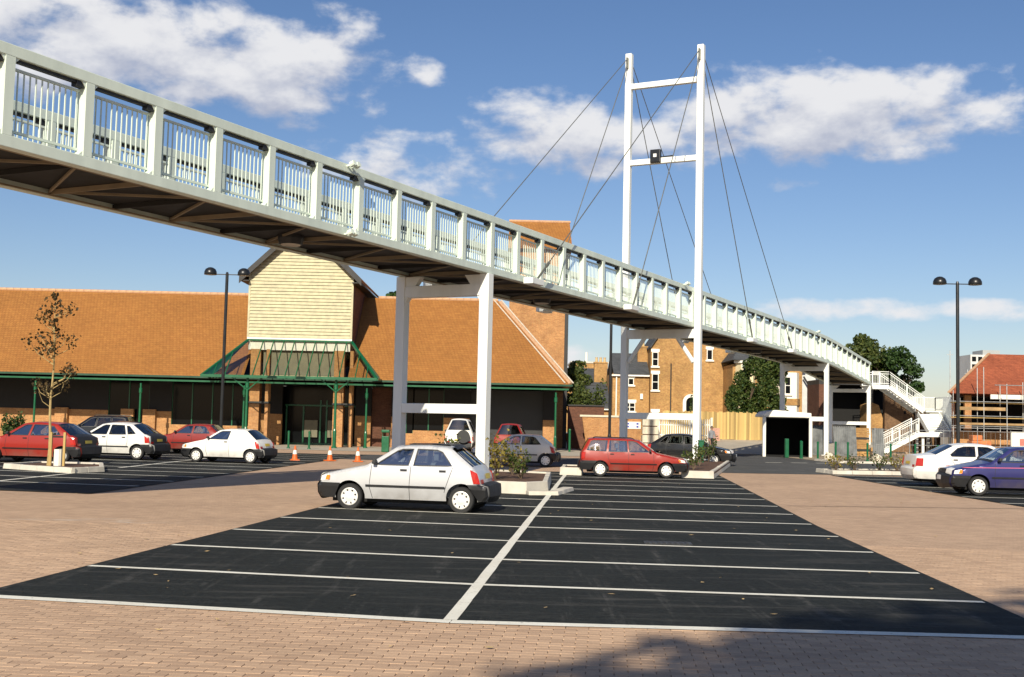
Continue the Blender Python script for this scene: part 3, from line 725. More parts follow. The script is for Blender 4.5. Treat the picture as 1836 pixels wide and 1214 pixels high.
# hipped glass canopy over the entrance
T0, T1 = Vector((-16.2, 71.88, 6.45)), Vector((-9.85, 71.88, 6.45)); B0, B1 = Vector((-18.25, 69.0, 4.1)), Vector((-7.9, 69.0, 4.1)); K0, K1 = Vector((-18.25, 71.2, 4.12)), Vector((-7.9, 71.2, 4.12))
can = obj('canopy_frame', MB().beam(T0, T1, .12, .12), M['green'], sup)
for a, b, w in ((B0, B1, .16), (B0, K0, .14), (B1, K1, .14), (T0, B0, .14), (T1, B1, .14), (T0, K0, .1), (T1, K1, .1)): obj('canopy_beam', MB().beam(a, b, w, w), M['green'], can)
nb = 9
for i in range(nb + 1):
    x = T0.x + .3 + (T1.x - T0.x - .6) * i / nb; a = Vector((x, T0.y, T0.z)); b = Vector((x, B0.y, B0.z)); 
    if 0 < i < nb + 1: obj('glazing_bar', MB().beam(a, b, .05, .09), M['green'], can)
    if i < nb:
        x2 = T0.x + .3 + (T1.x - T0.x - .6) * (i + 1) / nb; o_ = Vector((0, -.02, .03))
        obj('pane', MB().face(a + o_, b + o_, Vector((x2, B0.y, B0.z)) + o_, Vector((x2, T0.y, T0.z)) + o_), M['canglass'], can)
for T, B, K, sg in ((T0, B0, K0, -1), (T1, B1, K1, 1)):
    xi = T.x - sg * .3; o_ = Vector((sg * .02, -.02, .03))
    obj('pane', MB().face(T + o_, Vector((xi, T.y, T.z)) + o_, Vector((xi, B.y, B.z)) + o_, B + o_), M['canglass'], can)
    for i in range(1, 3): # jack bars on the front triangle
        f = i / 3; obj('glazing_bar', MB().beam(T.lerp(B, f), Vector((T.x + (B.x - T.x) * f, B.y, B.z)), .05, .08), M['green'], can)
    for i in range(5):
        f0, f1 = i / 5, (i + 1) / 5
        obj('glazing_bar', MB().beam(T.lerp(K, f1) if False else T, B.lerp(K, f1), .05, .07), M['green'], can)
        obj('pane', MB().face(T + o_, B.lerp(K, f0) + o_, B.lerp(K, f1) + o_), M['canglass'] if sg < 0 else M['greypanel'], can)
for x in (-15.6, -10.35):
    for dx in (-.9, .9): obj('post_brace', MB().beam((x, 69.4, 3.3), (x + dx, 69.2, 4.05), .06, .06), M['green'], can)

# brick stair tower behind the supermarket
bt = thing('brick_tower', 'square brick tower with steep tiled roof rising behind the supermarket hip', 'building', (1.75, 86, 0))
obj('wall', MB().prismy([(-.25, 0), (3.72, 0), (3.72, 14.3), (-.25, 14.3)], 83, 88), M['brick'], bt)
obj('side_shade_strip', MB().box(3.72, 82.95, 0, 3.98, 83.3, 14.2), M['barge'], bt)  # dark strip stands in for the tower's narrow shaded side
mb = MB(); mb.face((-.45, 82.6, 14.1), (4.15, 82.6, 14.1), (4.05, 85.3, 16.5), (-.35, 85.3, 16.5)); mb.face((4.15, 82.6, 14.1), (4.15, 88.3, 14.1), (4.05, 85.3, 16.5)); mb.face((-.35, 85.3, 16.5), (4.05, 85.3, 16.5), (4.15, 88.3, 14.1), (-.45, 88.3, 14.1)); mb.face((-.45, 88.3, 14.1), (-.45, 82.6, 14.1), (-.35, 85.3, 16.5))
mb.face((-.45, 82.6, 14.1), (-.45, 88.3, 14.1), (4.15, 88.3, 14.1), (4.15, 82.6, 14.1)); br = obj('roof', mb, M['tiles'], bt)
obj('ridge_tiles', MB().tube((-.4, 85.3, 16.52), (4.1, 85.3, 16.52), .1, 8), M['ridge'], br)

# ------------------------------------------------------------------ old houses behind the yard
M['oldbrick'] = brickmat('old_stock_brick', ((.42, .235, .075), (.33, .165, .055)), (.38, .29, .16), .225, .075, .012, var=.25, patch=.7)
M['slate'] = brickmat('grey_slate', ((.075, .08, .085), (.055, .06, .065)), (.035, .036, .04), .3, .22, .012, var=.2, bump=.006)
M['pot'] = mat('clay_pot', (.55, .40, .20), .8)
def window(par, x0, z0, x1, z1, y, mullion=1, bars=1, deep=True):
    w = obj('window', MB().box(x0, y - .03, z0, x1, y + .05, z1), M['wpaint'], par)
    n, m_ = mullion + 1, bars + 1; b = .07
    for i in range(n):
        for j in range(m_):
            a, c = x0 + b + (x1 - x0 - b) * i / n, x0 + (x1 - x0 - b) * (i + 1) / n
            e, f = z0 + b + (z1 - z0 - b) * j / m_, z0 + (z1 - z0 - b) * (j + 1) / m_
            obj('pane', MB().box(a, y - .045, e, c, y - .032, f), M['shopglass'], w)
    obj('sill', MB().box(x0 - .12, y - .14, z0 - .14, x1 + .12, y + .02, z0 - .002), M['wpaint'], w); obj('lintel', MB().box(x0 - .1, y - .05, z1 + .002, x1 + .1, y + .02, z1 + .28), M['wpaint'], w)
    return w
def gable_roof(par, x0, x1, y0, y1, ze, zr, mt, axis='x', ov=.3):
    mb = MB()
    if axis == 'x':
        yc = (y0 + y1) / 2; sl = (zr - ze) / (yc - y0)
        for a, s in ((y0 - ov, 1), (y1 + ov, -1)):
            e = ze - ov * sl; mb.hexa([(x0 - ov, a, e), (x1 + ov, a, e), (x1 + ov, yc, zr), (x0 - ov, yc, zr), (x0 - ov, a, e + .12), (x1 + ov, a, e + .12), (x1 + ov, yc, zr + .12), (x0 - ov, yc, zr + .12)])
    else:
        xc_ = (x0 + x1) / 2; sl = (zr - ze) / (xc_ - x0)
        for a in (x0 - ov, x1 + ov):
            e = ze - ov * sl; mb.hexa([(a, y0 - ov, e), (xc_, y0 - ov, zr), (xc_, y1 + ov, zr), (a, y1 + ov, e), (a, y0 - ov, e + .12), (xc_, y0 - ov, zr + .12), (xc_, y1 + ov, zr + .12), (a, y1 + ov, e + .12)])
    return obj('roof', mb, mt, par)
def chimney(par, x, y, z0, z1, w=.9, d=.6, pots=2):
    c = obj('chimney', MB().box(x - w / 2, y - d / 2, z0, x + w / 2, y + d / 2, z1).box(x - w / 2 - .06, y - d / 2 - .06, z1, x + w / 2 + .06, y + d / 2 + .06, z1 + .14), M['oldbrick'], par)
    for i in range(pots):
        px = x + (i - (pots - 1) / 2) * .42; obj('chimney_pot', MB().lathe([(.0, .1), (.15, .1), (.12, .5), (.15, .62), (.1, .62), (.0, .5)], 8, (px, y, z1)), M['pot'], c)
big = thing('brick_house', 'three storey old brick house, broad blank gable wall above the wooden fence', 'house', (17, 112, 0))
obj('wall', MB().prismy([(13.1, 0), (21.6, 0), (21.6, 8.6), (19.2, 10.5), (15.2, 11.2), (14.0, 10.4), (13.1, 9.0)], 110, 119), M['oldbrick'], big)
window(big, 13.22, 7.3, 13.8, 8.65, 109.97, 0, 1); window(big, 13.22, 5.05, 13.86, 6.6, 109.97, 0, 1); window(big, 13.25, 2.3, 13.9, 3.0, 109.97, 0, 0)
window(big, 18.35, 8.0, 18.9, 9.0, 109.97, 0, 0)
ar = obj('arched_window', MB().prismy([(16.9 + .75 * math.cos(t), 4.0 + .75 * math.sin(t)) for t in [math.pi * i / 12 for i in range(13)]] + [(16.15, 2.2), (17.65, 2.2)], 109.9, 109.99), M['wpaint'], big)
obj('pane', MB().prismy([(16.9 + .45 * math.cos(t), 4.0 + .45 * math.sin(t)) for t in [math.pi * i / 12 for i in range(13)]] + [(16.45, 2.3), (17.35, 2.3)], 109.86, 109.895), M['shopglass'], ar)
mb = MB()
for a, b in (((13.0, 8.95), (14.0, 10.45)), ((14.0, 10.45), (15.2, 11.25)), ((15.2, 11.25), (19.2, 10.55)), ((19.2, 10.55), (21.9, 8.45))): mb.hexa([(a[0], 109.7, a[1]), (b[0], 109.7, b[1]), (b[0], 119.2, b[1]), (a[0], 119.2, a[1]), (a[0], 109.7, a[1] + .14), (b[0], 109.7, b[1] + .14), (b[0], 119.2, b[1] + .14), (a[0], 119.2, a[1] + .14)])
obj('roof', mb, M['slate'], big)
obj('drainpipe', MB().tube((15.0, 109.9, 0), (15.0, 109.9, 7.6), .06, 6), M['barge'], big)
wing = thing('house_wing', 'lower brick rear wing with slate roof left of the tall brick gable', 'house', (11.4, 111, 0))
obj('wall', MB().box(9.6, 110.6, 0, 13.05, 118, 6.6), M['oldbrick'], wing); gable_roof(wing, 9.9, 12.8, 110.6, 118, 6.6, 8.6, M['slate'], 'x', .25)
window(wing, 11.05, 5.5, 11.6, 6.15, 110.58, 0, 0); window(wing, 10.7, 3.0, 11.75, 3.85, 110.58, 1, 1)
obj('gutter', MB().box(9.4, 110.28, 6.32, 13.05, 110.4, 6.46), M['wpaint'], wing); chimney(wing, 12.7, 113, 7.5, 9.2, 1.1, .7, 1)
obj('drainpipe', MB().tube((9.95, 110.5, 0), (9.95, 110.5, 6.3), .07, 6), M['wpaint'], wing); obj('vent_box', MB().box(12.2, 110.4, 4.2, 12.45, 110.59, 4.7), M['wpaint'], wing)
ter = thing('terrace_house', 'small brick terrace with low slate roof and yellow chimney pots far behind the boundary wall', 'house', (8.5, 121, 0))
obj('wall', MB().box(5.6, 120, 0, 11.6, 128, 5.8), M['oldbrick'], ter); gable_roof(ter, 5.6, 11.6, 120, 128, 5.75, 7.5, M['slate'], 'x', .2); chimney(ter, 9.2, 120.8, 5.6, 8.0, 1.3, .8, 3)
window(ter, 9.0, 3.4, 9.7, 4.6, 119.98, 0, 1); window(ter, 6.6, 3.4, 7.3, 4.6, 119.98, 0, 1)
lean = thing('lean_to', 'slate roofed brick lean-to below the terrace behind the boundary wall', 'outhouse', (8.3, 113, 0))
obj('wall', MB().box(6.2, 112, 0, 9.4, 116, 3.2), M['oldbrick'], lean); obj('roof', MB().hexa([(6.0, 111.8, 3.2), (9.55, 111.8, 3.2), (9.55, 116, 5.4), (6.0, 116, 5.4), (6.0, 111.8, 3.32), (9.55, 111.8, 3.32), (9.55, 116, 5.52), (6.0, 116, 5.52)]), M['slate'], lean)
obj('gutter', MB().box(6.0, 111.66, 3.1, 9.55, 111.78, 3.22), M['wpaint'], lean)
far = thing('flat_roofed_block', 'plain flat topped red brick block on the skyline left of the lamp pole', 'building', (8, 150, 0))
obj('wall', MB().box(7.6, 148, 0, 12.2, 156, 9.4), M['oldbrick'], far); obj('parapet', MB().box(7.5, 147.9, 9.4, 12.3, 156.1, 9.6), M['kerb'], far)
window(far, 9, 6.8, 10, 8.2, 147.97); obj('vent_pipe', MB().tube((9.6, 150, 9.6), (9.6, 150, 10.9), .15, 8), M['wpaint'], far)
# cream bay house with ivy
bay = thing('bay_house', 'cream painted bay front of an old house half hidden by ivy', 'house', (20.9, 106, 0))
obj('wall', MB().box(19.9, 105.2, 0, 23.0, 109.9, 7.4), M['oldbrick'], bay); obj('bay', MB().prism([(20.15, 105.2), (20.5, 104.5), (21.6, 104.5), (21.95, 105.2)], 0, 7.5), mat('cream_render', (.68, .58, .36), .7), bay)
window(bay, 20.65, 5.5, 21.3, 7.1, 104.47, 0, 1); obj('cornice', MB().prism([(20.0, 105.15), (20.4, 104.3), (21.7, 104.3), (22.1, 105.15)], 7.5, 7.75), M['wpaint'], bay)
obj('roof', MB().hexa([(19.7, 104.2, 7.76), (23.2, 104.2, 7.76), (23.2, 110, 7.76), (19.7, 110, 7.76), (20.6, 106, 9.1), (22.3, 106, 9.1), (22.3, 109, 9.1), (20.6, 109, 9.1)]), M['slate'], bay)
h2 = thing('bay_villa', 'narrow brick villa with white bay windows behind the dark bridge column', 'house', (25.6, 109, 0))
obj('wall', MB().box(23.6, 108.6, 0, 27.0, 114, 7.6), M['oldbrick'], h2); obj('bay', MB().prism([(24.6, 108.6), (25.0, 107.8), (26.3, 107.8), (26.7, 108.6)], 0, 6.9), M['wpaint'], h2)
window(h2, 25.2, 4.9, 25.75, 6.5, 107.77, 0, 1); window(h2, 25.2, 1.6, 25.75, 3.1, 107.77, 0, 1); obj('string_course', MB().prism([(24.5, 108.55), (24.95, 107.7), (26.35, 107.7), (26.8, 108.55)], 3.9, 4.5), M['oldbrick'], h2)
gable_roof(h2, 23.6, 27.0, 108.6, 114, 7.6, 9.4, M['slate'], 'x')
sh = thing('white_shed', 'pale sheeted shed end with dark timber props under the bridge', 'shed', (28.2, 110, 0))
obj('wall', MB().prismy([(26.9, 2.8), (30.6, 2.8), (30.6, 5.6), (28.9, 7.0), (26.9, 7.3)], 109.4, 113), mat('pale_sheeting', (.55, .56, .55), .6, var=.1), sh)
for a, b in (((27.2, 108.9, 6.6), (28.6, 108.9, 4.3)), ((28.4, 108.9, 6.8), (30.2, 108.9, 3.2)), ((29.2, 108.9, 6.9), (29.2, 108.9, .5))): obj('prop', MB().beam(a, b, .14, .14), M['barge'], sh)
for z in (3.4, 4.6, 5.6): obj('rail', MB().beam((28.9, 108.8, z), (30.8, 108.8, z), .08, .08), M['barge'], sh)
# ------------------------------------------------------------------ yard, boundary, stairs and the site on the right
M['timber'] = mat('new_fence_timber', (.52, .36, .13), .8, var=.2, scale=1.2, streak=True, bump=.004, fine=25, each=.45)
M['timber2'] = mat('weathered_timber', (.34, .22, .10), .85, var=.3, scale=1.5, bump=.004, fine=25)
M['galv'] = mat('galvanised_steel', (.42, .43, .42), .5, metal=.6, var=.2, scale=4)
M['corr'] = mat('grey_corrugated_sheet', (.20, .21, .21), .6, metal=.3, var=.35, scale=1.5)
M['stonew'] = mat('pale_stone', (.60, .54, .42), .85, var=.12)
mb = MB(); mb.face((7.2, 81.5, -.03), (16.2, 80.5, -.03), (24, 82, -.03), (30, 95, .75), (7.2, 95, .75)); mb.face((7.2, 95, .75), (30, 95, .75), (34, 140, 1.0), (0, 140, 1.0))
struct('yard_slope', mb, M['concrete'])
struct('path', MB().face((17.3, 62.7, .012), (45, 63.2, .012), (45, 95, .012), (30, 95, .012), (24, 82, .012), (16.6, 79, .012)), M['earth'])
kb = thing('kerb', 'pale kerb line along the path in front of the green bollards', 'kerb', (24, 62.6, 0)); kerb_stones(kb, [(17.1, 66), (17.4, 62.5), (34, 62.9)], .12, .15, 1.4, closed=False)
# wooden fence, plank by plank
fn = thing('wooden_fence', 'new yellow close-boarded timber fence below the blank brick gable', 'fence', (18.2, 95, .75))
pk = []
for v in range(4):
    mb = MB(); h = 2.18 + .025 * v; mb.box(-.077, -.011, 0, .077, .011, h); me = meshof(mb, 'plank'); me.materials.append(M['timber']); pk.append(me)
x = 12.4; i = 0
while x < 22.6:
    o = linked('plank', pk[(i * 7) % 4], fn, (x - 18.2, .028 if i % 2 else 0, random.uniform(-.03, .03)), (0, random.uniform(-.008, .008), 0)); x += .138; i += 1
for z in (.4, 1.8): obj('rail', MB().box(12.3, 95.045, .75 + z, 22.7, 95.1, .75 + z + .09), M['timber2'], fn)
# brick boundary wall with a parking sign, stone gate pier, white palisade gates
bw = thing('boundary_wall', 'low orange brick boundary wall with stone coping behind the red estate car', 'wall', (7, 80, 0))
mb = MB(); mb.prismy([(5.25, 0), (8.95, 0), (8.95, 2.25), (4.9, 2.25)], 80, 80.35); obj('wall', mb, M['brick'], bw); obj('coping', MB().box(4.75, 79.93, 2.25, 8.97, 80.42, 2.38), M['stonew'], bw)
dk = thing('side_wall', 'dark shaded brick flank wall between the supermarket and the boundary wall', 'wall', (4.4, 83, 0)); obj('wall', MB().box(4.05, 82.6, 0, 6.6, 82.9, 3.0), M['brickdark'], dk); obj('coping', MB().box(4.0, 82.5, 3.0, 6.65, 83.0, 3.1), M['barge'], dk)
sg = thing('parking_sign', 'small white sign with four blue squares on the brick boundary wall', 'sign', (8.35, 79.98, 1.7))
obj('board', MB().box(7.8, 79.95, 1.5, 8.9, 79.98, 1.98), M['wpaint'], sg); blu = mat('blue_sign_print', (.03, .05, .35), .5, var=0)
for a, b in ((7.95, 1.58), (7.95, 1.78), (8.6, 1.58), (8.6, 1.78)): obj('blue_square', MB().box(a, 79.943, b, a + .15, 79.949, b + .13), blu, sg)
gp = thing('gate_pier', 'pale stone gate pier with dark joints between the sign and the white gates', 'pier', (9.55, 80.2, 0))
for i in range(4): obj('stone', MB().box(9.02, 79.9, .02 + i * .57, 10.12, 80.5, .53 + i * .57), M['stonew'], gp, bevel=.02); obj('joint', MB().box(9.1, 79.98, .53 + i * .57, 10.04, 80.42, .59 + i * .57), M['brickdark'], gp)
def palisade(label, x0, x1, y, h, rz=0):
    th = thing('palisade_gate', label, 'gate', (x0, y, 0), rz, 'white palisade gates'); n = int((x1 - x0) / .155)
    mb = MB(); mb.prismy([(-.035, .08), (.035, .08), (.035, h - .12), (0, h), (-.035, h - .12)], -.012, .012); me = meshof(mb, 'pale'); me.materials.append(M['wpaint'])
    for i in range(n + 1): linked('pale', me, th, (i * .155, 0, random.uniform(-.01, .01)))
    for z in (.35, 1.1, h - .45): obj('rail', MB().box(0, .014, z, x1 - x0, .05, z + .07), M['wpaint'], th, world=False)
    for xx in (-.1, x1 - x0 + .1): obj('gate_post', MB().box(xx - .06, -.06, 0, xx + .06, .06, h + .1), M['wpaint'], th, world=False)
palisade('white steel palisade gate leaf beside the stone gate pier', 10.4, 12.5, 81.6, 2.25); palisade('white steel palisade gate leaf nearest the wooden fence', 12.75, 14.2, 82.3, 2.3, R(20))
# brick pallet by the fence
pal = thing('brick_stack', 'pink brick stack standing against the wooden fence', 'bricks', (16.2, 93.6, .65))
pb = mat('pink_brick', (.48, .26, .20), .9, var=.25, scale=8)
for k in range(6): obj('brick_course', MB().box(15.75, 93.2, .66 + k * .17, 16.65, 94.0, .81 + k * .17), pb, pal)
# dark open shelter with white frame
st = thing('shelter', 'white framed open shelter, blackened inside for shade, left of the second bridge pier', 'shelter', (17.3, 75, 0))
obj('roof', MB().prismy([(15.75, 2.45), (18.75, 2.45), (18.75, 2.75), (16.5, 2.9), (16.0, 2.8), (15.75, 2.6)], 73, 75.5), M['wpaint'], st, bevel=.05)
for x in (15.82, 18.7): obj('frame_post', MB().box(x - .09, 73.0, 0, x + .09, 73.2, 2.45), M['wpaint'], st)
for a, b in (((15.85, 73.22), (16.9, 77.9)), ((16.9, 77.9), (19.8, 77.9)), ((19.8, 77.9), (18.7, 73.22))): obj('panel', MB().beam((*a, 1.22), (*b, 1.22), .06, 2.44), M['wellblack'], st)  # near-black panels, floor and ceiling paint in the shelter's inner shade
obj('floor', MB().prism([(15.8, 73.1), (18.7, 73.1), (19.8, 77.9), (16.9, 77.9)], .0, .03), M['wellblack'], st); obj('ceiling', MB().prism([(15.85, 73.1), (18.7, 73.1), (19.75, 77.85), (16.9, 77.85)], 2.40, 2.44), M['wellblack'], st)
# old viaduct abutment under the deck and along the stairs
ab = thing('brick_abutment', 'ruined brick abutment with archway blackened for shade under the end of the footbridge', 'abutment', (29, 100, 0))
obj('jamb', MB().box(26.3, 100.0, 0, 26.75, 104, 5.6), M['brickdark'], ab); obj('back_wall', MB().box(26.75, 103.5, 0, 33, 104, 5.6), M['wellblack'], ab); obj('arch_head', MB().box(26.3, 100.0, 5.6, 33, 104, 6.0), M['barge'], ab); obj('inner_wall', MB().box(30.9, 100.6, 0, 31.1, 103.5, 5.6), M['wellblack'], ab)  # near-black walls and dark arch head paint in the shade under the deck
obj('broken_pier', MB().prismy([(30.1, 0), (31.4, 0), (31.5, 2.8), (31.15, 3.9), (30.6, 4.1), (30.1, 3.9)], 99.2, 101), M['oldbrick'], ab)
rw = thing('stair_wall', 'brown sloping brick wall beneath the upper flight of stairs', 'wall', (33, 98.5, 0))
obj('wall', MB().prismy([(31.6, 0), (36.3, 0), (36.3, 2.4), (32.2, 5.6), (31.6, 5.6)], 99.0, 99.5), brickmat('brown_old_brick', ((.21, .12, .06), (.15, .085, .045)), (.13, .10, .07), .225, .075, .012, var=.3), rw)
mb = MB(); mb.beam((31.9, 98.95, 5.0), (36.0, 98.95, 1.9), .12, .12); obj('string_shadow_strip', mb, M['barge'], rw)  # dark strip stands for the stringer's shadow along the wall
for x, z in ((33.2, 3.2), (34.0, 3.1)): obj('putlog_hole', MB().box(x, 98.97, z, x + .2, 98.998, z + .25), M['wellblack'], rw)
# white stairs
ss = thing('staircase', 'white steel staircase with barred railings coming down from the footbridge', 'stairs', (32, 96, 0))
e0 = BP(83.2, 0, 0)
FL = [((29.9, 95.4), 5.5, (31.0, 95.4), 5.5), ((31.0, 95.4), 5.5, (33.9, 96.4), 3.55)]
Wd = 1.7
def flight(p, z0, q, z1, name):
    p, q = Vector((*p, z0)), Vector((*q, z1)); d = (q - p); hd_ = Vector((d.x, d.y, 0)).normalized(); sdv = Vector((-hd_.y, hd_.x, 0))
    for s in (0, Wd):
        obj('stringer', MB().beam(p + sdv * s - Vector((0, 0, .13)), q + sdv * s - Vector((0, 0, .13)), .07, .34), M['white'], ss)
        for zz in (1.12, .95, .16): obj('rail', MB().beam(p + sdv * s + Vector((0, 0, zz)), q + sdv * s + Vector((0, 0, zz)), .05, .05), M['white'], ss)
        L_ = Vector((d.x, d.y, 0)).length; n = max(2, int(L_ / .14)); mb = MB()
        for i in range(1, n):
            c = p.lerp(q, i / n) + sdv * s; mb.beam(c + Vector((0, 0, .16)), c + Vector((0, 0, .95)), .02, .02, (1, 0, 0))
        stuff(obj('balusters', mb, M['white'], ss))
        for i in range(max(2, int(L_ / 1.4) + 1)):
            c = p.lerp(q, i / max(1, int(L_ / 1.4))) if L_ > 1.4 else p.lerp(q, i); c = c + sdv * s; obj('newel', MB().beam(c - Vector((0, 0, .1)), c + Vector((0, 0, 1.15)), .08, .08, (1, 0, 0)), M['white'], ss)
    if abs(z1 - z0) > .2:
        n = max(3, round(abs(z1 - z0) / .17))
        for i in range(n):
            c = p.lerp(q, (i + .5) / n) + sdv * Wd / 2; c.z = z0 + (z1 - z0) * (i + .3) / n
            obj('tread', MB().beam(c - sdv * (Wd / 2 - .04), c + sdv * (Wd / 2 - .04), .3, .045), M['white'], ss)
    else: obj('landing', MB().beam(p + sdv * Wd / 2 - Vector((0, 0, .06)), q + sdv * Wd / 2 - Vector((0, 0, .06)), Wd, .1), M['white'], ss)
flight((29.5, 95.6), 5.45, (31.0, 95.9), 5.45, 'a'); flight((31.0, 95.9), 5.45, (34.0, 96.4), 3.5, 'b')
obj('landing', MB().box(33.9, 95.6, 3.36, 35.7, 98.4, 3.48), M['white'], ss)
for a, b in (((35.65, 95.6), (35.65, 98.4)), ((33.95, 98.4), (35.65, 98.4))):
    for zz in (1.12, .15): obj('rail', MB().beam((*a, 3.5 + zz), (*b, 3.5 + zz), .05, .05), M['white'], ss)
    mb = MB()
    for i in range(1, 20):
        c = Vector((*a, 3.5)).lerp(Vector((*b, 3.5)), i / 20); mb.beam(c + Vector((0, 0, .15)), c + Vector((0, 0, 1.1)), .02, .02, (1, 0, 0))
    stuff(obj('balusters', mb, M['white'], ss))
    for c in (a, b): obj('newel', MB().beam((*c, 3.4), (*c, 4.65), .08, .08, (1, 0, 0)), M['white'], ss)
for i in range(9): obj('step', MB().box(33.25, 95.6 - (i + 1) * .29, 3.36 - (i + 1) * .18 - .15, 34.85, 95.6 - i * .29 - .004, 3.36 - (i + 1) * .18), M['white'], ss)
obj('stringer', MB().beam((33.2, 95.6, 3.2), (33.2, 93.0, 1.6), .07, .4), M['white'], ss); obj('stringer', MB().beam((34.9, 95.6, 3.2), (34.9, 93.0, 1.6), .07, .4), M['white'], ss)
obj('stair_cheek', MB().prismy([(35.05, 1.5), (35.2, 1.5), (35.6, 4.6), (35.25, 4.6)], 93.2, 95.5), M['white'], ss)
obj('landing', MB().box(31.7, 91.3, 1.5, 34.6, 92.98, 1.66), M['white'], ss); obj('fascia', MB().box(31.7, 91.23, 1.36, 34.62, 91.29, 1.7), M['white'], ss)
flight((31.75, 92.9), 1.66, (28.75, 92.9), .05, 'c')
for x, y, z in ((34.3, 91.6, 1.5), (34.9, 98, 3.3), (34.0, 98.1, 3.3), (32.2, 91.6, 1.5)): obj('prop_column', MB().beam((x, y, 0), (x, y, z), .18, .18), M['white'], ss)
# leaning corrugated sheets and brick piles
def corrugated(label, x, y, w, h, rz, lean):
    th = thing('corrugated_sheet', label, 'sheet metal', (x, y, .02), rz, None); mb = MB(); n = int(w / .06)
    for i in range(n):
        a, b = -w / 2 + i * .06, -w / 2 + (i + 1) * .06; da, db = .02 * (-1) ** i, .02 * (-1) ** (i + 1)
        mb.face((a, da, 0), (b, db, 0), (b, db + lean, h), (a, da + lean, h)); mb.face((b, db + .004, 0), (a, da + .004, 0), (a, da + lean + .004, h), (b, db + lean + .004, h))
    obj('sheet', mb, M['corr'], th, world=False); obj('edge_batten', MB().box(-w / 2, lean - .02, h - .08, w / 2, lean + .04, h - .02), M['barge'], th, world=False)
corrugated('grey corrugated sheet leaning left of the second pier column', 20.0, 79.3, 1.0, 2.1, R(8), .5); corrugated('grey corrugated sheet leaning in the gap behind the pier column', 20.9, 79.6, .8, 2.0, R(-10), .6)
corrugated('wide grey corrugated sheet leaning right of the second pier column', 22.6, 79.0, 1.5, 2.0, R(-6), .6); corrugated('dark corrugated sheet upright beside the stair pier', 25.2, 80.2, .8, 1.9, R(0), .3)
for lab, x, y, w, n in (('orange brick pile left of the leaning corrugated sheets', 18.9, 79.2, .8, 7), ('orange brick stack between two pier columns', 24.0, 80.4, 1.0, 12)):
    th = thing('brick_stack', lab, 'bricks', (x, y, 0))
    for k in range(n): obj('brick_course', MB().box(x - w / 2 + .02 * (k % 2) + (.05 * k if n < 9 else 0), y - .4, .01 + k * .16, x + w / 2 - .02 * (k % 3), y + .4, .16 + k * .16), M['oldbrick'] if k % 5 != 2 or n < 9 else M['barge'], th)
# building under construction with scaffold
cb_ = thing('unfinished_building', 'half built brick building with red tiled hip roof behind scaffolding', 'building', (40, 92, 0))
mb = MB(); mb.face((32.9, 88, 4.7), (60, 88, 4.7), (60, 94, 8.1), (38.4, 94, 8.1)); mb.face((37.8, 100, 4.7), (32.9, 88, 4.7), (38.4, 94, 8.1)); mb.face((38.4, 94, 8.1), (60, 94, 8.1), (60, 100, 4.7), (37.8, 100, 4.7)); mb.face((32.9, 88, 4.69), (37.8, 100, 4.69), (60, 100, 4.69), (60, 88, 4.69))
obj('roof', mb, brickmat('red_clay_tiles', ((.36, .10, .045), (.27, .072, .034)), (.13, .04, .02), .21, .125, .012, var=.2, bump=.01, patch=.5), cb_)
obj('hip_tiles', MB().beam((32.9, 88, 4.76), (38.4, 94, 8.16), .2, .08), M['ridge'], cb_); obj('fascia', MB().box(36, 87.9, 4.3, 60, 87.98, 4.66), M['wpaint'], cb_)
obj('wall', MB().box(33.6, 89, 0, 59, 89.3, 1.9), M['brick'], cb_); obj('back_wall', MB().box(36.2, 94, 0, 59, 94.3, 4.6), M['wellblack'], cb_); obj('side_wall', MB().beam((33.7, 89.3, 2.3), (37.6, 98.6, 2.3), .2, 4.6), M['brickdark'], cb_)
for x in (34.5, 39.5, 44.0): obj('brick_pier', MB().box(x, 89.02, 1.9, x + .5, 89.28, 4.6), M['brick'], cb_)
sc = thing('scaffold', 'steel tube scaffold with timber boards in front of the half built building', 'scaffold', (36, 86.5, 0))
for x, h in ((33.0, 4.9), (34.8, 6.6), (36.5, 5.4), (38.2, 5.6)):
    for y in (86.2, 87.4): obj('standard', MB().tube((x, y, 0), (x, y, h), .03, 6), M['galv'], sc)
for z in (2.1, 2.25, 3.0, 4.05, 5.3): obj('ledger', MB().tube((32.4 if z < 5 else 35.6, 86.15, z), (41, 86.15, z), .03, 6), M['galv'], sc)
for z in (2.85, 3.95):
    for k in range(4): obj('board', MB().box(32.4 + .1 * k, 86.25 + k * .26, z, 41, 86.48 + k * .26, z + .045), M['timber'], sc)
obj('toe_board', MB().box(33, 86.2, 3.42, 36.4, 86.24, 3.66), M['timber2'], sc); obj('toe_board', MB().box(33, 86.22, 2.35, 41, 86.25, 2.5), M['timber2'], sc)
# site mesh fence on poles
sf = thing('site_fence', 'low wire site fence on thin posts in front of the white staircase', 'fence', (32, 76, 0))
for z in (.9, 1.85): obj('wire_rail', MB().tube((23.0, 74, z), (42, 78, z), .018, 5), M['galv'], sf)
for i in range(9): x = 23 + i * 2.35; obj('post', MB().tube((x, 74 + i * .495, 0), (x, 74 + i * .495, 1.95), .025, 5), M['galv'], sf)
mb = MB()
for i in range(60): x = 23 + i * .32; y = 74 + i * .0674; mb.tube((x, y, .1), (x, y, 1.85), .005, 3, caps=False)
stuff(obj('wire_mesh', mb, M['galv'], sf))
wb = thing('site_notice', 'white notice board on the site fence above the purple car', 'sign', (37.2, 85, 1)); obj('board', MB().box(36.3, 85, .7, 38.2, 85.05, 1.9), M['wpaint'], wb); obj('red_patch', MB().box(36.9, 84.98, .9, 37.6, 84.995, 1.4), mat('faded_red_print', (.5, .16, .12), .6), wb)
dg = thing('digger', 'small orange site machine parked under the lower landing', 'machine', (33.6, 84, 0))
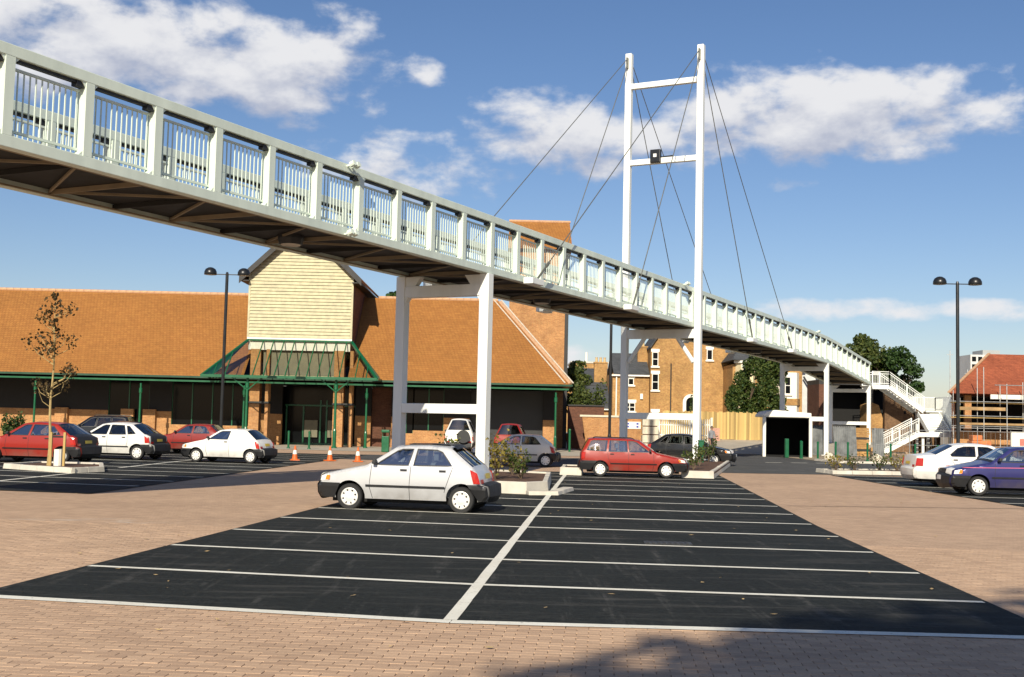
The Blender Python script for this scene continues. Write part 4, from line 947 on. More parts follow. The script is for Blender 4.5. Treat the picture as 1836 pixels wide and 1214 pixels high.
om = mat('orange_machine_paint', (.5, .16, .05), .5, var=.3); obj('body', MB().box(32.9, 83.6, .5, 34.3, 84.6, 1.2), om, dg, bevel=.08); obj('cab', MB().box(33.0, 83.7, 1.2, 33.7, 84.5, 1.6), om, dg, bevel=.06)
for x in (33.1, 34.1): obj('wheel', MB().tube((x, 83.5, .32), (x, 83.75, .32), .32, 12), M['rubber'], dg)
# rubble
rb = MB(); rr_ = random.Random(5)
for i in range(420):
    x, y = rr_.uniform(22, 42), rr_.uniform(80, 88); s = rr_.uniform(.06, .3); c = Vector((x, y, s * .3)); q = [c + Vector((rr_.uniform(-s, s), rr_.uniform(-s, s), rr_.uniform(-s, s) * .6)) for _ in range(4)]
    rb.face(q[0], q[1], q[2]); rb.face(q[0], q[3], q[1]); rb.face(q[1], q[3], q[2]); rb.face(q[0], q[2], q[3])
tag(stuff(obj('rubble', rb, mat('brick_rubble', (.30, .21, .14), .95, var=.5, scale=1.5))), 'scattered rubble and broken brick on the building site', 'rubble')
# far tower block and masts
tb = thing('tower_block', 'pale concrete tower block far off behind the half built building', 'building', (162, 400, 0)); cm_ = mat('pale_concrete_block', (.55, .55, .53), .8, var=.08, scale=.2)
obj('wall', MB().box(157, 400, 0, 164, 412, 28.3), cm_, tb); obj('lift_tower', MB().box(161.6, 401, 0, 167.5, 410, 30.0), mat('grey_concrete_block', (.34, .36, .36), .8, var=.08, scale=.2), tb)
for i in range(3):
    for j in range(4): obj('window', MB().box(157.5 + i * 2.1, 399.9, 18.2 + j * 2.6, 158.9 + i * 2.1, 399.98, 19.8 + j * 2.6), M['shopglass'], tb)
for lab, x, y, h in (('thin lattice mast on the skyline above the staircase', 52.5, 140, 11.5), ('slender pole right of the skyline mast', 58.5, 150, 9.8)):
    th = thing('mast', lab, 'mast', (x, y, 0)); obj('pole', MB().tube((x, y, 0), (x, y, h), .1, 6, .05), M['galv'], th); obj('cross_arm', MB().beam((x - .4, y, h - .5), (x + .4, y, h - .5), .06, .06), M['galv'], th)
# ------------------------------------------------------------------ cars
def inpoly(x, y, P):
    r = False; j = len(P) - 1
    for i in range(len(P)):
        if (P[i][1] > y) != (P[j][1] > y) and x < (P[j][0] - P[i][0]) * (y - P[i][1]) / (P[j][1] - P[i][1]) + P[i][0]: r = not r
        j = i
    return r
def segd(p, a, b):
    ax, ay = b[0] - a[0], b[1] - a[1]; l = ax * ax + ay * ay
    t = max(0, min(1, ((p[0] - a[0]) * ax + (p[1] - a[1]) * ay) / l)) if l else 0
    return math.hypot(p[0] - a[0] - t * ax, p[1] - a[1] - t * ay)
def subdiv(pts, step, closed=False):
    out = []
    m_ = len(pts)
    for i in range(m_ if closed else m_ - 1):
        a, b = pts[i], pts[(i + 1) % m_]; k = max(1, math.ceil(math.dist(a, b) / step))
        out += [(a[0] + (b[0] - a[0]) * j / k, a[1] + (b[1] - a[1]) * j / k) for j in range(k)]
    if not closed: out.append(pts[-1])
    return out
def tri2d(outline, holes=(), extra=(), grid=.13):
    v = [Vector(p) for p in outline]; e = [(i, (i + 1) % len(outline)) for i in range(len(outline))]
    for h in holes:
        b = len(v); v += [Vector(p) for p in h]; e += [(b + i, b + (i + 1) % len(h)) for i in range(len(h))]
    loops = [outline] + list(holes)
    def clear(p, r): return all(min(segd(p, L_[i], L_[(i + 1) % len(L_)]) for i in range(len(L_))) > r for L_ in loops)
    def ok(p): return inpoly(p[0], p[1], outline) and not any(inpoly(p[0], p[1], h) for h in holes)
    for p in extra:
        if ok(p) and clear(p, .009): v.append(Vector(p))
    if grid:
        x0, x1 = min(p[0] for p in outline), max(p[0] for p in outline); y0, y1 = min(p[1] for p in outline), max(p[1] for p in outline)
        x = x0 + grid / 2
        while x < x1:
            y = y0 + grid / 2
            while y < y1:
                if ok((x, y)) and clear((x, y), grid * .45): v.append(Vector((x, y)))
                y += grid
            x += grid
    vs, es, fs, *_ = delaunay_2d_cdt(v, e, [], 0, 1e-5)
    fs = [f for f in fs if ok((sum(vs[i].x for i in f) / 3, sum(vs[i].y for i in f) / 3))]
    return [(p.x, p.y) for p in vs], fs

def base_hatch(**k):
    d = dict(L=3.75, W=1.62, top=[(.06, .24), (.0, .34), (.0, .50), (.05, .56), (.07, .68), (.14, .73), (.6, .84), (1.02, .925), (1.10, .95), (1.68, 1.33), (1.95, 1.375), (2.4, 1.385), (2.8, 1.365), (2.92, 1.34), (3.40, .97), (3.53, .80), (3.58, .60), (3.73, .56), (3.75, .36), (3.69, .25)],
             ws=(8, 9), rg=(13, 14), fb=3, rb=16, wheels=(.74, 3.19), r=.275, arch=.335, belt=.95,
             win=[[(1.31, .97), (1.75, 1.265), (1.86, 1.305), (2.10, 1.315), (2.03, .97)], [(2.14, .97), (2.19, 1.315), (2.62, 1.305), (2.74, 1.26), (2.98, .98)]],
             seams=[[(1.22, .95), (1.18, .5), (1.24, .25)], [(2.085, .96), (2.06, .5), (2.06, .24)], [(3.0, .96), (2.88, .6), (2.82, .42)]],
             handles=[(1.93, .87), (2.78, .87)], mould=(.52, 1.10, 2.84), sill=.24, tail=[(3.36, .92), (3.52, .84), (3.585, .62), (3.45, .62)], head=[(.065, .6), (.09, .7), (.28, .74), (.26, .61)])
    d.update(k); return d
SP = {}
SP['hatch'] = base_hatch()
SP['van'] = base_hatch(win=[[(1.31, .97), (1.75, 1.265), (1.86, 1.305), (2.22, 1.315), (2.16, .97)]], seams=[[(1.22, .95), (1.18, .5), (1.24, .25)], [(2.24, .96), (2.22, .5), (2.22, .24)]], handles=[(2.08, .87)], mould=None, H=1)
SP['hatch3'] = base_hatch(win=[[(1.31, .97), (1.75, 1.265), (1.86, 1.305), (2.10, 1.315), (2.07, .97)], [(2.17, .97), (2.19, 1.315), (2.62, 1.305), (2.74, 1.26), (2.98, .98)]], seams=[[(1.22, .95), (1.18, .5), (1.24, .25)], [(2.12, .96), (2.10, .5), (2.10, .24)]], handles=[(1.96, .87)])
SP['five'] = base_hatch(L=4.05, W=1.68, top=[(.06, .24), (.0, .34), (.0, .50), (.05, .56), (.07, .66), (.14, .71), (.65, .82), (1.12, .91), (1.20, .94), (1.82, 1.34), (2.1, 1.39), (2.5, 1.40), (2.9, 1.375), (3.1, 1.34), (3.66, .98), (3.86, .90), (3.89, .60), (4.03, .56), (4.05, .36), (3.99, .25)],
             wheels=(.82, 3.40), belt=.95, win=[[(1.42, .96), (1.9, 1.28), (2.0, 1.315), (2.18, 1.32), (2.12, .96)], [(2.22, .96), (2.26, 1.325), (2.78, 1.315), (2.92, .97)], [(3.0, .98), (2.88, 1.3), (3.0, 1.28), (3.32, 1.0)]],
             seams=[[(1.32, .94), (1.28, .5), (1.34, .25)], [(2.17, .96), (2.15, .5), (2.15, .24)], [(2.98, .96), (3.0, .7), (2.96, .5)]], handles=[(2.02, .86), (2.84, .86)], mould=(.5, 1.2, 3.04), tail=[(3.68, .93), (3.84, .89), (3.895, .66), (3.72, .66)], head=[(.065, .59), (.09, .68), (.3, .72), (.27, .6)])
SP['estate'] = base_hatch(L=4.1, W=1.68, top=[(.06, .24), (0, .34), (0, .5), (.05, .56), (.08, .66), (.16, .71), (.7, .82), (1.1, .90), (1.18, .93), (1.80, 1.36), (2.1, 1.42), (2.9, 1.44), (3.6, 1.43), (3.75, 1.40), (3.98, .98), (4.03, .85), (4.02, .60), (4.08, .56), (4.10, .36), (4.04, .25)],
             wheels=(.80, 3.30), belt=.95, win=[[(1.42, .95), (1.93, 1.315), (2.05, 1.35), (2.24, 1.36), (2.20, .95)], [(2.27, .95), (2.30, 1.36), (2.95, 1.37), (2.99, .95)], [(3.08, .96), (3.03, 1.37), (3.58, 1.36), (3.66, 1.32), (3.82, .99)]],
             seams=[[(1.30, .93), (1.26, .5), (1.32, .25)], [(2.235, .94), (2.22, .5), (2.22, .24)], [(3.03, .94), (3.0, .7), (2.9, .5)]], handles=[(2.08, .86), (2.86, .86)], mould=(.5, 1.16, 2.92), tail=[(3.86, .92), (4.0, .9), (4.03, .66), (3.9, .66)], head=[(.075, .58), (.1, .67), (.34, .72), (.3, .6)], rails=True)
SP['saloon'] = base_hatch(L=4.9, W=1.82, top=[(.06, .26), (0, .36), (0, .52), (.04, .58), (.05, .72), (.12, .78), (.8, .88), (1.55, .96), (1.65, .98), (2.35, 1.35), (2.7, 1.40), (3.2, 1.40), (3.52, 1.36), (3.62, 1.34), (4.2, 1.05), (4.78, .99), (4.84, .62), (4.89, .56), (4.9, .38), (4.84, .27)],
             ws=(8, 9), rg=(13, 14), fb=3, rb=16, wheels=(.85, 3.70), r=.31, arch=.37, belt=1.0, win=[[(1.95, 1.01), (2.42, 1.275), (2.55, 1.32), (2.86, 1.335), (2.88, 1.01)], [(2.97, 1.01), (2.95, 1.335), (3.3, 1.325), (3.5, 1.27), (3.76, 1.06), (3.72, 1.01)]],
             seams=[[(1.8, .98), (1.78, .6), (1.84, .27)], [(2.92, 1.0), (2.92, .6), (2.92, .27)], [(3.8, 1.0), (3.62, .75), (3.4, .5)]], handles=[(2.76, .88), (3.6, .9)], mould=(.5, 1.3, 3.3), tail=[(4.6, .93), (4.8, .93), (4.85, .68), (4.62, .68)], head=[(.06, .6), (.08, .7), (.3, .75), (.28, .62)])
SP['fourby'] = base_hatch(L=3.7, W=1.6, top=[(.05, .4), (0, .45), (0, .65), (.04, .7), (.05, .95), (.12, 1.02), (.7, 1.10), (1.2, 1.13), (1.3, 1.15), (1.72, 1.74), (2.0, 1.85), (2.7, 1.87), (3.4, 1.86), (3.52, 1.80), (3.60, 1.3), (3.62, 1.1), (3.63, .66), (3.68, .62), (3.70, .46), (3.65, .4)],
             wheels=(.7, 2.95), r=.35, arch=.42, belt=1.15, win=[[(1.5, 1.18), (1.82, 1.68), (2.15, 1.74), (2.15, 1.18)], [(2.28, 1.2), (2.28, 1.74), (3.3, 1.74), (3.3, 1.2)]], seams=[[(1.4, 1.14), (1.36, .5)], [(2.22, 1.15), (2.22, .5)]], handles=[(2.05, 1.0)], mould=None, sill=.4, tail=[(3.5, .98), (3.62, .98), (3.625, .78), (3.5, .78)], head=[(.055, .76), (.06, .9), (.2, .92), (.2, .78)])
# shared wheel
def wheel_meshes():
    t = MB(); t.lathe([(.70, -.085), (.93, -.085), (1.0, -.06), (1.0, .06), (.93, .085), (.70, .085), (.68, .0)], 28, axis='y')
    for i, v in enumerate(t.v): pass
    h = MB(); h.lathe([(.72, -.05), (.71, -.075), (.62, -.085), (.55, -.075), (.3, -.092), (.12, -.10), (.0, -.10)], 28, axis='y')
    s = MB()
    for k in range(8):
        a = 2 * math.pi * k / 8; c, sn = math.cos(a), math.sin(a); r0, r1, w = .44, .58, .055
        q = [(r0, -w), (r1, -w), (r1, w), (r0, w)]; s.face(*[(x * c - y * sn, -.091, x * sn + y * c) for x, y in q])
    return t, h, s
WT, WH, WS = wheel_meshes()
def scaled(mb, r): 
    m_ = MB(); m_.v = [(x * r, y, z * r) for x, y, z in mb.v]; m_.f = mb.f; return m_
_wm = {}
def wheel_set(r, hub):
    key = (round(r, 3), hub.name)
    if key not in _wm:
        a, b, c = meshof(scaled(WT, r), 'tyre', smooth=True), meshof(scaled(WH, r), 'hubcap', smooth=True), meshof(scaled(WS, r), 'slots')
        a.materials.append(M['rubber']); b.materials.append(hub); c.materials.append(M['black']); a.set_sharp_from_angle(angle=R(50)); _wm[key] = (a, b, c)
    return _wm[key]
def seat_mesh():
    m_ = MB(); m_.hexa([(-.25, -.24, .28), (.25, -.24, .28), (.25, .24, .28), (-.25, .24, .28), (-.27, -.24, .46), (.27, -.24, .5), (.27, .24, .5), (-.27, .24, .46)])
    m_.hexa([(-.30, -.24, .42), (-.16, -.24, .42), (-.16, .24, .42), (-.30, .24, .42), (-.48, -.2, .98), (-.38, -.2, .98), (-.38, .2, .98), (-.48, .2, .98)])
    m_.box(-.52, -.13, 1.03, -.42, .13, 1.2); m_.box(-.46, -.06, .97, -.44, -.04, 1.05); m_.box(-.46, .04, .97, -.44, .06, 1.05); me = meshof(m_, 'seat'); me.materials.append(M['seat']); return me
SEAT = seat_mesh()
def carpaint(name, col, metal=0., rough=.3):
    m, nt, N, L, P = nodes(name); P.inputs['Base Color'].default_value = rgba(col); P.inputs['Metallic'].default_value = metal; P.inputs['Roughness'].default_value = rough
    P.inputs['Coat Weight'].default_value = .3; P.inputs['Coat Roughness'].default_value = .06
    tc = N.new('ShaderNodeTexCoord'); n = noisenode(N, L, tc.outputs['Object'], 2.2, 5); sp = N.new('ShaderNodeSeparateXYZ'); L.new(tc.outputs['Object'], sp.inputs[0])
    dirt = N.new('ShaderNodeMath'); dirt.operation = 'MULTIPLY'; L.new(maprange(N, L, sp.outputs[2], .22, .6, .6, 0), dirt.inputs[0]); L.new(maprange(N, L, n.outputs[0], .3, .7), dirt.inputs[1])
    L.new(mixc(N, L, dirt.outputs[0], rgba(col), (.16, .135, .105, 1)), P.inputs['Base Color']); return m
def car(name, label, kind, paint, loc, heading, cat='car', lower=None, hub=None, glass=None, bumper=None, scz=1., open_tail=False, spare=False, rear_shade=False, group=None, stripe_=None, sunroof=False, scale=1.):
    sp = SP[kind]; L_, Wd_ = sp['L'], sp['W']; top0 = sp['top']; hub = hub or M['chrome']; glass = glass or M['glass']; bumper = bumper or M['trim']
    root = thing(name, label, cat, loc, heading, group); root.scale = (scale,) * 3
    def plan(u): e = min(u, L_ - u); t = max(0, 1 - e / .9); return 1 - .11 * t * t
    top = subdiv(top0, .11); idx = {i: min(range(len(top)), key=lambda k: math.dist(top[k], top0[i])) for i in range(len(top0))}
    belt = sp['belt']
    def raw(u, z):
        y = Wd_ / 2 * plan(u)
        if z > belt: y -= (z - belt) * .36
        if z < .52: y -= (.52 - z) * .22
        y -= .018 * max(0, abs(z - .62) - .1) / .2
        return y
    RR = .055
    def yw(u, z):
        d = min(segd((u, z), top[i], top[i + 1]) for i in range(len(top) - 1)); y = raw(u, z)
        if d < RR: k = (RR - d) / RR; y -= RR * (1 - math.sqrt(max(0, 1 - k * k)))
        return y
    X = lambda u: L_ / 2 - u
    Z = lambda z: z * scz
    # outline of the side with both wheel arches
    sill = sp['sill']; bot = []
    for uc in (sp['wheels'][1], sp['wheels'][0]):
        ra = sp['arch']; zc = sp['r'] + .01; a0 = math.asin(max(-1, min(1, (sill - zc) / ra)))
        for k in range(15):
            a = a0 + (math.pi - 2 * a0) * k / 14; bot.append((uc + ra * math.cos(a), zc + ra * math.sin(a)))
    bot = subdiv([top[-1]] + bot + [top[0]], .25)[1:-1]
    outline = top + bot
    holes = [subdiv(w, .2, True) for w in sp['win']]
    extra = []
    for i in range(len(top) - 1):
        a, b = Vector(top[i]), Vector(top[i + 1]); nrm = Vector((b.y - a.y, -(b.x - a.x))).normalized(); m_ = (a + b) / 2
        for dd in (.012, .03, .055): extra.append(tuple(m_ + nrm * dd))
    vs, fs = tri2d(outline, holes, extra)
    mb = MB(); yv = [yw(u, z) for u, z in vs]
    for s in (-1, 1):
        i = len(mb.v); mb.v += [(X(u), s * y, Z(z)) for (u, z), y in zip(vs, yv)]
        mb.f += [tuple(i + k for k in (f if s > 0 else f[::-1])) for f in fs]
    TT = [-1, -.9, -.65, -.33, 0, .33, .65, .9, 1]
    def bulge(j):
        u, z = top[j]; jw0, jw1, jr0, jr1 = idx[sp['ws'][0]], idx[sp['ws'][1]], idx[sp['rg'][0]], idx[sp['rg'][1]]
        e = min(j, len(top) - 1 - j) / len(top)
        if j <= idx[sp['fb'] + 1]: return .11
        if j >= idx[sp['rb'] - 1]: return .045
        if jw0 <= j <= jw1: return .05
        if jr0 <= j <= jr1: return .05
        return .035
    def nrm(j):
        a = Vector(top[max(0, j - 1)]); b = Vector(top[min(len(top) - 1, j + 1)]); d = (b - a).normalized(); return Vector((-d.y, d.x))
    def SPt(j, t, off=0.):
        u, z = top[j]; w = yw(u, z); n_ = nrm(j); k = bulge(j) * (1 - t * t) + off
        return (X(u + n_.x * k), t * w, Z(z + n_.y * k))
    def strip(mbx, j0, j1, t0=-1, t1=1, off=0., nt=None):
        ts = [t for t in TT if t0 <= t <= t1] if nt is None else [t0 + (t1 - t0) * i / nt for i in range(nt + 1)]
        i = len(mbx.v); n_ = len(ts)
        for j in range(j0, j1 + 1):
            for t in ts: mbx.v.append(SPt(j, t, off))
        for a in range(j1 - j0):
            for k in range(n_ - 1): q = i + a * n_ + k; mbx.f.append((q, q + 1, q + n_ + 1, q + n_))
    a, b, c, d = idx[sp['ws'][0]], idx[sp['ws'][1]], idx[sp['rg'][0]], idx[sp['rg'][1]]; last = len(top) - 1
    for j0, j1 in ((0, a), (b, c), (d, last)): strip(mb, j0, j1)
    body = obj('body', mb, paint, root, world=False, smooth=True)
    bmh = bmesh.new(); bmh.from_mesh(body.data); bmesh.ops.remove_doubles(bmh, verts=bmh.verts, dist=.0008); bmesh.ops.recalc_face_normals(bmh, faces=bmh.faces); bmh.to_mesh(body.data); bmh.free()
    body.data.set_sharp_from_angle(angle=R(38))
    def sidepatch(mbx, poly, off, sides=(-1, 1), grid=.13):
        v2, f2 = tri2d(subdiv(poly, .12, True), (), (), grid)
        for s in sides:
            i = len(mbx.v); mbx.v += [(X(u), s * (yw(u, z) + off), Z(z)) for u, z in v2]; mbx.f += [tuple(i + k for k in (f if s > 0 else f[::-1])) for f in f2]
    def ribbon(mbx, pts, w, off, s, closed=False):
        p = subdiv(pts, .12, closed)
        if closed: p = p + [p[0]]
        i = len(mbx.v); n_ = len(p)
        for k in range(n_):
            a_ = Vector(p[max(0, k - 1)]); b_ = Vector(p[min(n_ - 1, k + 1)])
            if closed and k in (0, n_ - 1): a_, b_ = Vector(p[-2]), Vector(p[1])
            dd = (b_ - a_).normalized(); nn = Vector((-dd.y, dd.x)) * w / 2
            for q in (Vector(p[k]) + nn, Vector(p[k]) - nn): mbx.v.append((X(q.x), s * (yw(q.x, q.y) + off), Z(q.y)))
        for k in range(n_ - 1): q = i + 2 * k; mbx.f.append((q, q + 2, q + 3, q + 1))
    # glass
    m_ = MB(); strip(m_, a, b, off=-.004); obj('windscreen', m_, glass, root, world=False, smooth=True)
    m_ = MB(); ribbon(m_, [top[a], top[a + 1]], .01, 0, 1); 
    m_ = MB(); strip(m_, a, a + 1, off=.004); strip(m_, c - 1 if c > b + 1 else c, c, off=.003) if False else None; obj('windscreen_trim', m_, M['black'], root, world=False)
    m_ = MB(); strip(m_, c, d, off=-.004); rwn = obj('rear_window', m_, M['dglass'], root, world=False, smooth=True)
    if rear_shade: m_ = MB(); strip(m_, d, idx[sp['rb']], -.985, .985, .006); obj('tailgate_shade', m_, M['black'], root, world=False, smooth=True)  # black overlay puts the shade of the car's rear into the colour
    for w in sp['win']:
        cx_, cz_ = sum(p[0] for p in w) / len(w), sum(p[1] for p in w) / len(w); big_ = [(cx_ + (p[0] - cx_) * 1.03, cz_ + (p[1] - cz_) * 1.03) for p in w]
        for s in (-1, 1):
            m_ = MB(); sidepatch(m_, big_, -.008, (s,), .2); g_ = obj('side_window', m_, glass, root, world=False, smooth=True)
            m_ = MB(); ribbon(m_, w, .022, .004, s, True); obj('window_seal', m_, M['black'], g_, world=False)
    for s in (-1, 1):
        for sm in sp['seams']: m_ = MB(); ribbon(m_, sm, .011, .0025, s); obj('door_seam', m_, M['black'], root, world=False)
        for (u, z) in sp['handles']:
            y = yw(u, z); m_ = MB(); m_.box(X(u) - .07, min(s * y, s * (y + .025)), Z(z) - .018, X(u) + .07, max(s * y, s * (y + .025)), Z(z) + .018); obj('door_handle', m_, M['trim'], root, world=False)
        if sp['mould']: zz, u0, u1 = sp['mould']; m_ = MB(); ribbon(m_, [(u0, zz), (u1, zz)], .045, .014, s); obj('side_moulding', m_, M['trim'], root, world=False)
        if stripe_: m_ = MB(); ribbon(m_, [(.3, .79), (L_ - .4, .83)], .018, .004, s); obj('coach_line', m_, stripe_, root, world=False)
        uw = sp['win'][0][0]; y = yw(uw[0], uw[1]); m_ = MB(); m_.hexa([(X(uw[0]) - .04, s * (y + .0), Z(uw[1]) + .0), (X(uw[0]) + .06, s * (y + .0), Z(uw[1])), (X(uw[0]) + .05, s * (y + .17), Z(uw[1]) + .02), (X(uw[0]) - .04, s * (y + .17), Z(uw[1]) + .02), (X(uw[0]) - .04, s * (y + .04), Z(uw[1]) + .11), (X(uw[0]) + .02, s * (y + .04), Z(uw[1]) + .11), (X(uw[0]) + .02, s * (y + .17), Z(uw[1]) + .12), (X(uw[0]) - .04, s * (y + .17), Z(uw[1]) + .12)])
        obj('door_mirror', m_, M['black'], root, world=False, bevel=.015)
        tl = MB(); sidepatch(tl, sp['tail'], .018, (s,), .05); j0, j1 = idx[sp['rb']] - max(2, int(.3 / .11)), idx[sp['rb']] - 0; strip(tl, j0 + 1, j1, *((.70, .97) if s > 0 else (-.97, -.70)), off=.024, nt=3); obj('tail_light', tl, M['redlamp'], root, world=False)
        hl = MB(); sidepatch(hl, sp['head'], .018, (s,), .05); strip(hl, idx[sp['fb']] + 0, idx[sp['fb'] + 1] + 1, *((.5, .96) if s > 0 else (-.96, -.5)), off=.024, nt=3); o_ = obj('headlight', hl, M['lampglass'], root, world=False)
        ind = MB(); hx = sp['head']; sidepatch(ind, [(hx[3][0] - .07, hx[3][1] + .01), (hx[2][0] - .06, hx[2][1] - .02), (hx[2][0] + .02, hx[2][1] - .02), (hx[3][0] + .02, hx[3][1] + .01)], .026, (s,), .04); obj('indicator', ind, M['amber'], o_, world=False)
    # bumpers, front and back, wrapped round the corners
    for front in (True, False):
        m_ = MB()
        if front:
            zt = top0[sp['fb']][1]; ua = sp['wheels'][0] - math.sqrt(max(0, sp['arch'] ** 2 - max(0, zt - sp['r'] - .01) ** 2)) - .012; pts = [p for p in top if p[1] <= zt + 1e-6 and p[0] < .6]; lo = min(p[1] for p in pts)
            poly = pts + [(ua, zt), (sp['wheels'][0] - sp['arch'] - .012, sp['r']), (sp['wheels'][0] - sp['arch'] - .012, lo)]; strip(m_, 0, idx[sp['fb']], off=.03)
        else:
            zt = top0[sp['rb']][1]; ub = sp['wheels'][1] + math.sqrt(max(0, sp['arch'] ** 2 - max(0, zt - sp['r'] - .01) ** 2)) + .012; pts = [p for p in top if p[1] <= zt + 1e-6 and p[0] > L_ - .6]; lo = min(p[1] for p in pts)
            poly = pts + [(sp['wheels'][1] + sp['arch'] + .012, lo), (sp['wheels'][1] + sp['arch'] + .012, sp['r']), (ub, zt)]; strip(m_, idx[sp['rb']], last, off=.03)
        sidepatch(m_, poly, .03, (-1, 1), .07); obj('front_bumper' if front else 'rear_bumper', m_, bumper, root, world=False, smooth=False)
        m_ = MB(); j = idx[1] + 1 if front else last - max(2, last - idx[sp['rb']]) + 0
        if front: strip(m_, max(0, idx[2] - 1), idx[2], -.3, .3, .04, 4)
        else: strip(m_, idx[sp['rb']] - 2, idx[sp['rb']] - 1, -.32, .32, .016, 4)
        obj('number_plate', m_, M['plate_w'] if front else M['plate_y'], root, world=False)
    m_ = MB(); strip(m_, idx[sp['fb']], idx[sp['fb'] + 1], -.46, .46, .008, 4); obj('grille', m_, M['black'], root, world=False)
    # underbody, wells, seats
    m_ = MB(); m_.box(X(L_ - .3), -Wd_ / 2 + .24, Z(.16), X(.3), Wd_ / 2 - .24, Z(.52)); m_.box(X(sp['wheels'][1] - sp['arch'] - .02), -Wd_ / 2 + .2, Z(.2), X(sp['wheels'][0] + sp['arch'] + .02), Wd_ / 2 - .2, Z(.3))
    m_.box(X(.5), -Wd_ / 2 + .2, Z(.5), X(.2), Wd_ / 2 - .2, Z(.62)); obj('underbody', m_, M['wellblack'], root, world=False)
    uw0 = sp['win'][0][0][0]; zb = belt
    m_ = MB(); m_.hexa([(X(uw0 + .2), -Wd_ / 2 + .12, Z(zb - .35)), (X(uw0 - .25), -Wd_ / 2 + .12, Z(zb - .35)), (X(uw0 - .25), Wd_ / 2 - .12, Z(zb - .35)), (X(uw0 + .2), Wd_ / 2 - .12, Z(zb - .35)), (X(uw0 + .12), -Wd_ / 2 + .14, Z(zb - .02)), (X(uw0 - .2), -Wd_ / 2 + .14, Z(zb - .04)), (X(uw0 - .2), Wd_ / 2 - .14, Z(zb - .04)), (X(uw0 + .12), Wd_ / 2 - .14, Z(zb - .02))]); obj('dashboard', m_, M['seat'], root, world=False)
    for s in (-1, 1): linked('seat', SEAT, root, (X(uw0 + .78), s * .36, .05 + (belt - .95) * scz))
    m_ = MB(); uu = uw0 + 1.55; m_.hexa([(X(uu + .1), -.6, .3), (X(uu - .3), -.6, .3), (X(uu - .3), .6, .3), (X(uu + .1), .6, .3), (X(uu + .2), -.6, .5), (X(uu - .35), -.6, .52), (X(uu - .35), .6, .52), (X(uu + .2), .6, .5)]); m_.hexa([(X(uu + .2), -.6, .45), (X(uu + .06), -.6, .45), (X(uu + .06), .6, .45), (X(uu + .2), .6, .45), (X(uu + .36), -.56, .98), (X(uu + .27), -.56, .98), (X(uu + .27), .56, .98), (X(uu + .36), .56, .98)]); obj('rear_seat', m_, M['seat'], root, world=False)
    m_ = MB(); c_ = Vector((X(uw0 + .32), -.36, Z(zb - .02))); q = [c_ + Vector((.05 * math.sin(t) * -1, .18 * math.cos(t), .17 * math.sin(t))) for t in [2 * math.pi * i / 14 for i in range(15)]]; m_.path(q, .014, 6); obj('steering_wheel', m_, M['black'], root, world=False)
    ty, hc, sl = wheel_set(sp['r'], hub)
    for u in sp['wheels']:
        for s in (-1, 1):
            w = linked('wheel', ty, root, (X(u), s * (Wd_ / 2 - .11), sp['r']), (0, R(random.uniform(0, 40)), 0 if s < 0 else math.pi)); h_ = linked('hubcap', hc, w); stuff(linked('hubcap_slots', sl, w))
    if sp.get('rails'):
        for s in (-1, 1): m_ = MB(); m_.path([Vector((X(u), s * .5, Z(z))) for u, z in ((2.0, 1.42), (2.1, 1.475), (3.5, 1.485), (3.6, 1.44))], .016, 6); obj('roof_rail', m_, M['black'], root, world=False)
    if sunroof: m_ = MB(); strip(m_, b + 1, c - 2, -.6, .6, .02, 6); obj('sunroof', m_, M['black'], root, world=False)
    if open_tail:                                      # rear spoiler and wiper standing off the tailgate
        m_ = MB(); strip(m_, c - 1, c + 1, -.9, .9, .05, 6); obj('rear_spoiler', m_, M['black'], root, world=False)
        m_ = MB(); p_, q_ = SPt(d - 1, -.05, .03), SPt(d - 3, -.5, .03); m_.beam(p_, q_, .02, .02); obj('rear_wiper', m_, M['black'], root, world=False)
    if spare:
        m_ = MB(); m_.lathe([(0, -.1), (.3, -.1), (.33, -.06), (.33, .1), (0, .1)], 24, (0, 0, 0), 'y'); o_ = obj('spare_wheel_cover', m_, M['black'], root, world=False, smooth=False); o_.rotation_euler = (0, 0, R(90)); o_.location = (X(L_ + .11), -.25, .98)
    return root
PT = {k: carpaint(k + '_car_paint', *v) for k, v in dict(silver=((.56, .57, .58), .15, .3), red=((.29, .017, .009), 0, .4), deepred=((.22, .014, .009), 0, .38), white=((.80, .79, .74), 0, .35), cream=((.78, .75, .66), 0, .35), black=((.008, .009, .011), 0, .22), navy=((.012, .014, .02), 0, .25), purple=((.036, .037, .15), .25, .3), offwhite=((.70, .70, .66), 0, .35)).items()}
def place(px, py, heading_deg): return (px, py, 0), R(heading_deg)
HL = 180 - 10.8
# the silver hatchback in the foreground bays, nose to the left
car('silver_hatchback', 'silver five-door hatchback with black bumpers parked alone in the foreground bays', 'hatch', PT['silver'], (-1.98, 23.85, 0), R(HL), open_tail=True, sunroof=True, scale=.925)
car('red_hatchback', 'red five-door hatchback beside the staked young tree at the left edge', 'five', PT['red'], (-16.5, 41.2, 0), R(HL + 1), rear_shade=True)
car('white_hatchback', 'white hatchback with tailgate blackened for shade right of the red hatchback at the left edge', 'five', PT['offwhite'], (-15.55, 46.3, 0), R(HL + 1), rear_shade=True, glass=M['dglass'])
car('red_hatchback', 'small dark red hatchback half hidden behind the white car van', 'hatch3', PT['deepred'], (-14.55, 54.2, 0), R(HL + 2), scale=.97)
car('white_van', 'white two-door car van with blank rear sides near the traffic cones', 'van', PT['white'], (-10.75, 45.2, 0), R(180 - 13), cat='van', scale=.91)
car('black_estate', 'black estate car against the supermarket wall behind the red hatchback', 'estate', PT['black'], (-21.2, 60.5, 0), R(178), glass=M['dglass'], scz=1.12)
car('dark_hatchback', 'dark navy hatchback between the black estate and the white hatchback', 'hatch', PT['navy'], (-18.7, 56.0, 0), R(150), glass=M['dglass'])
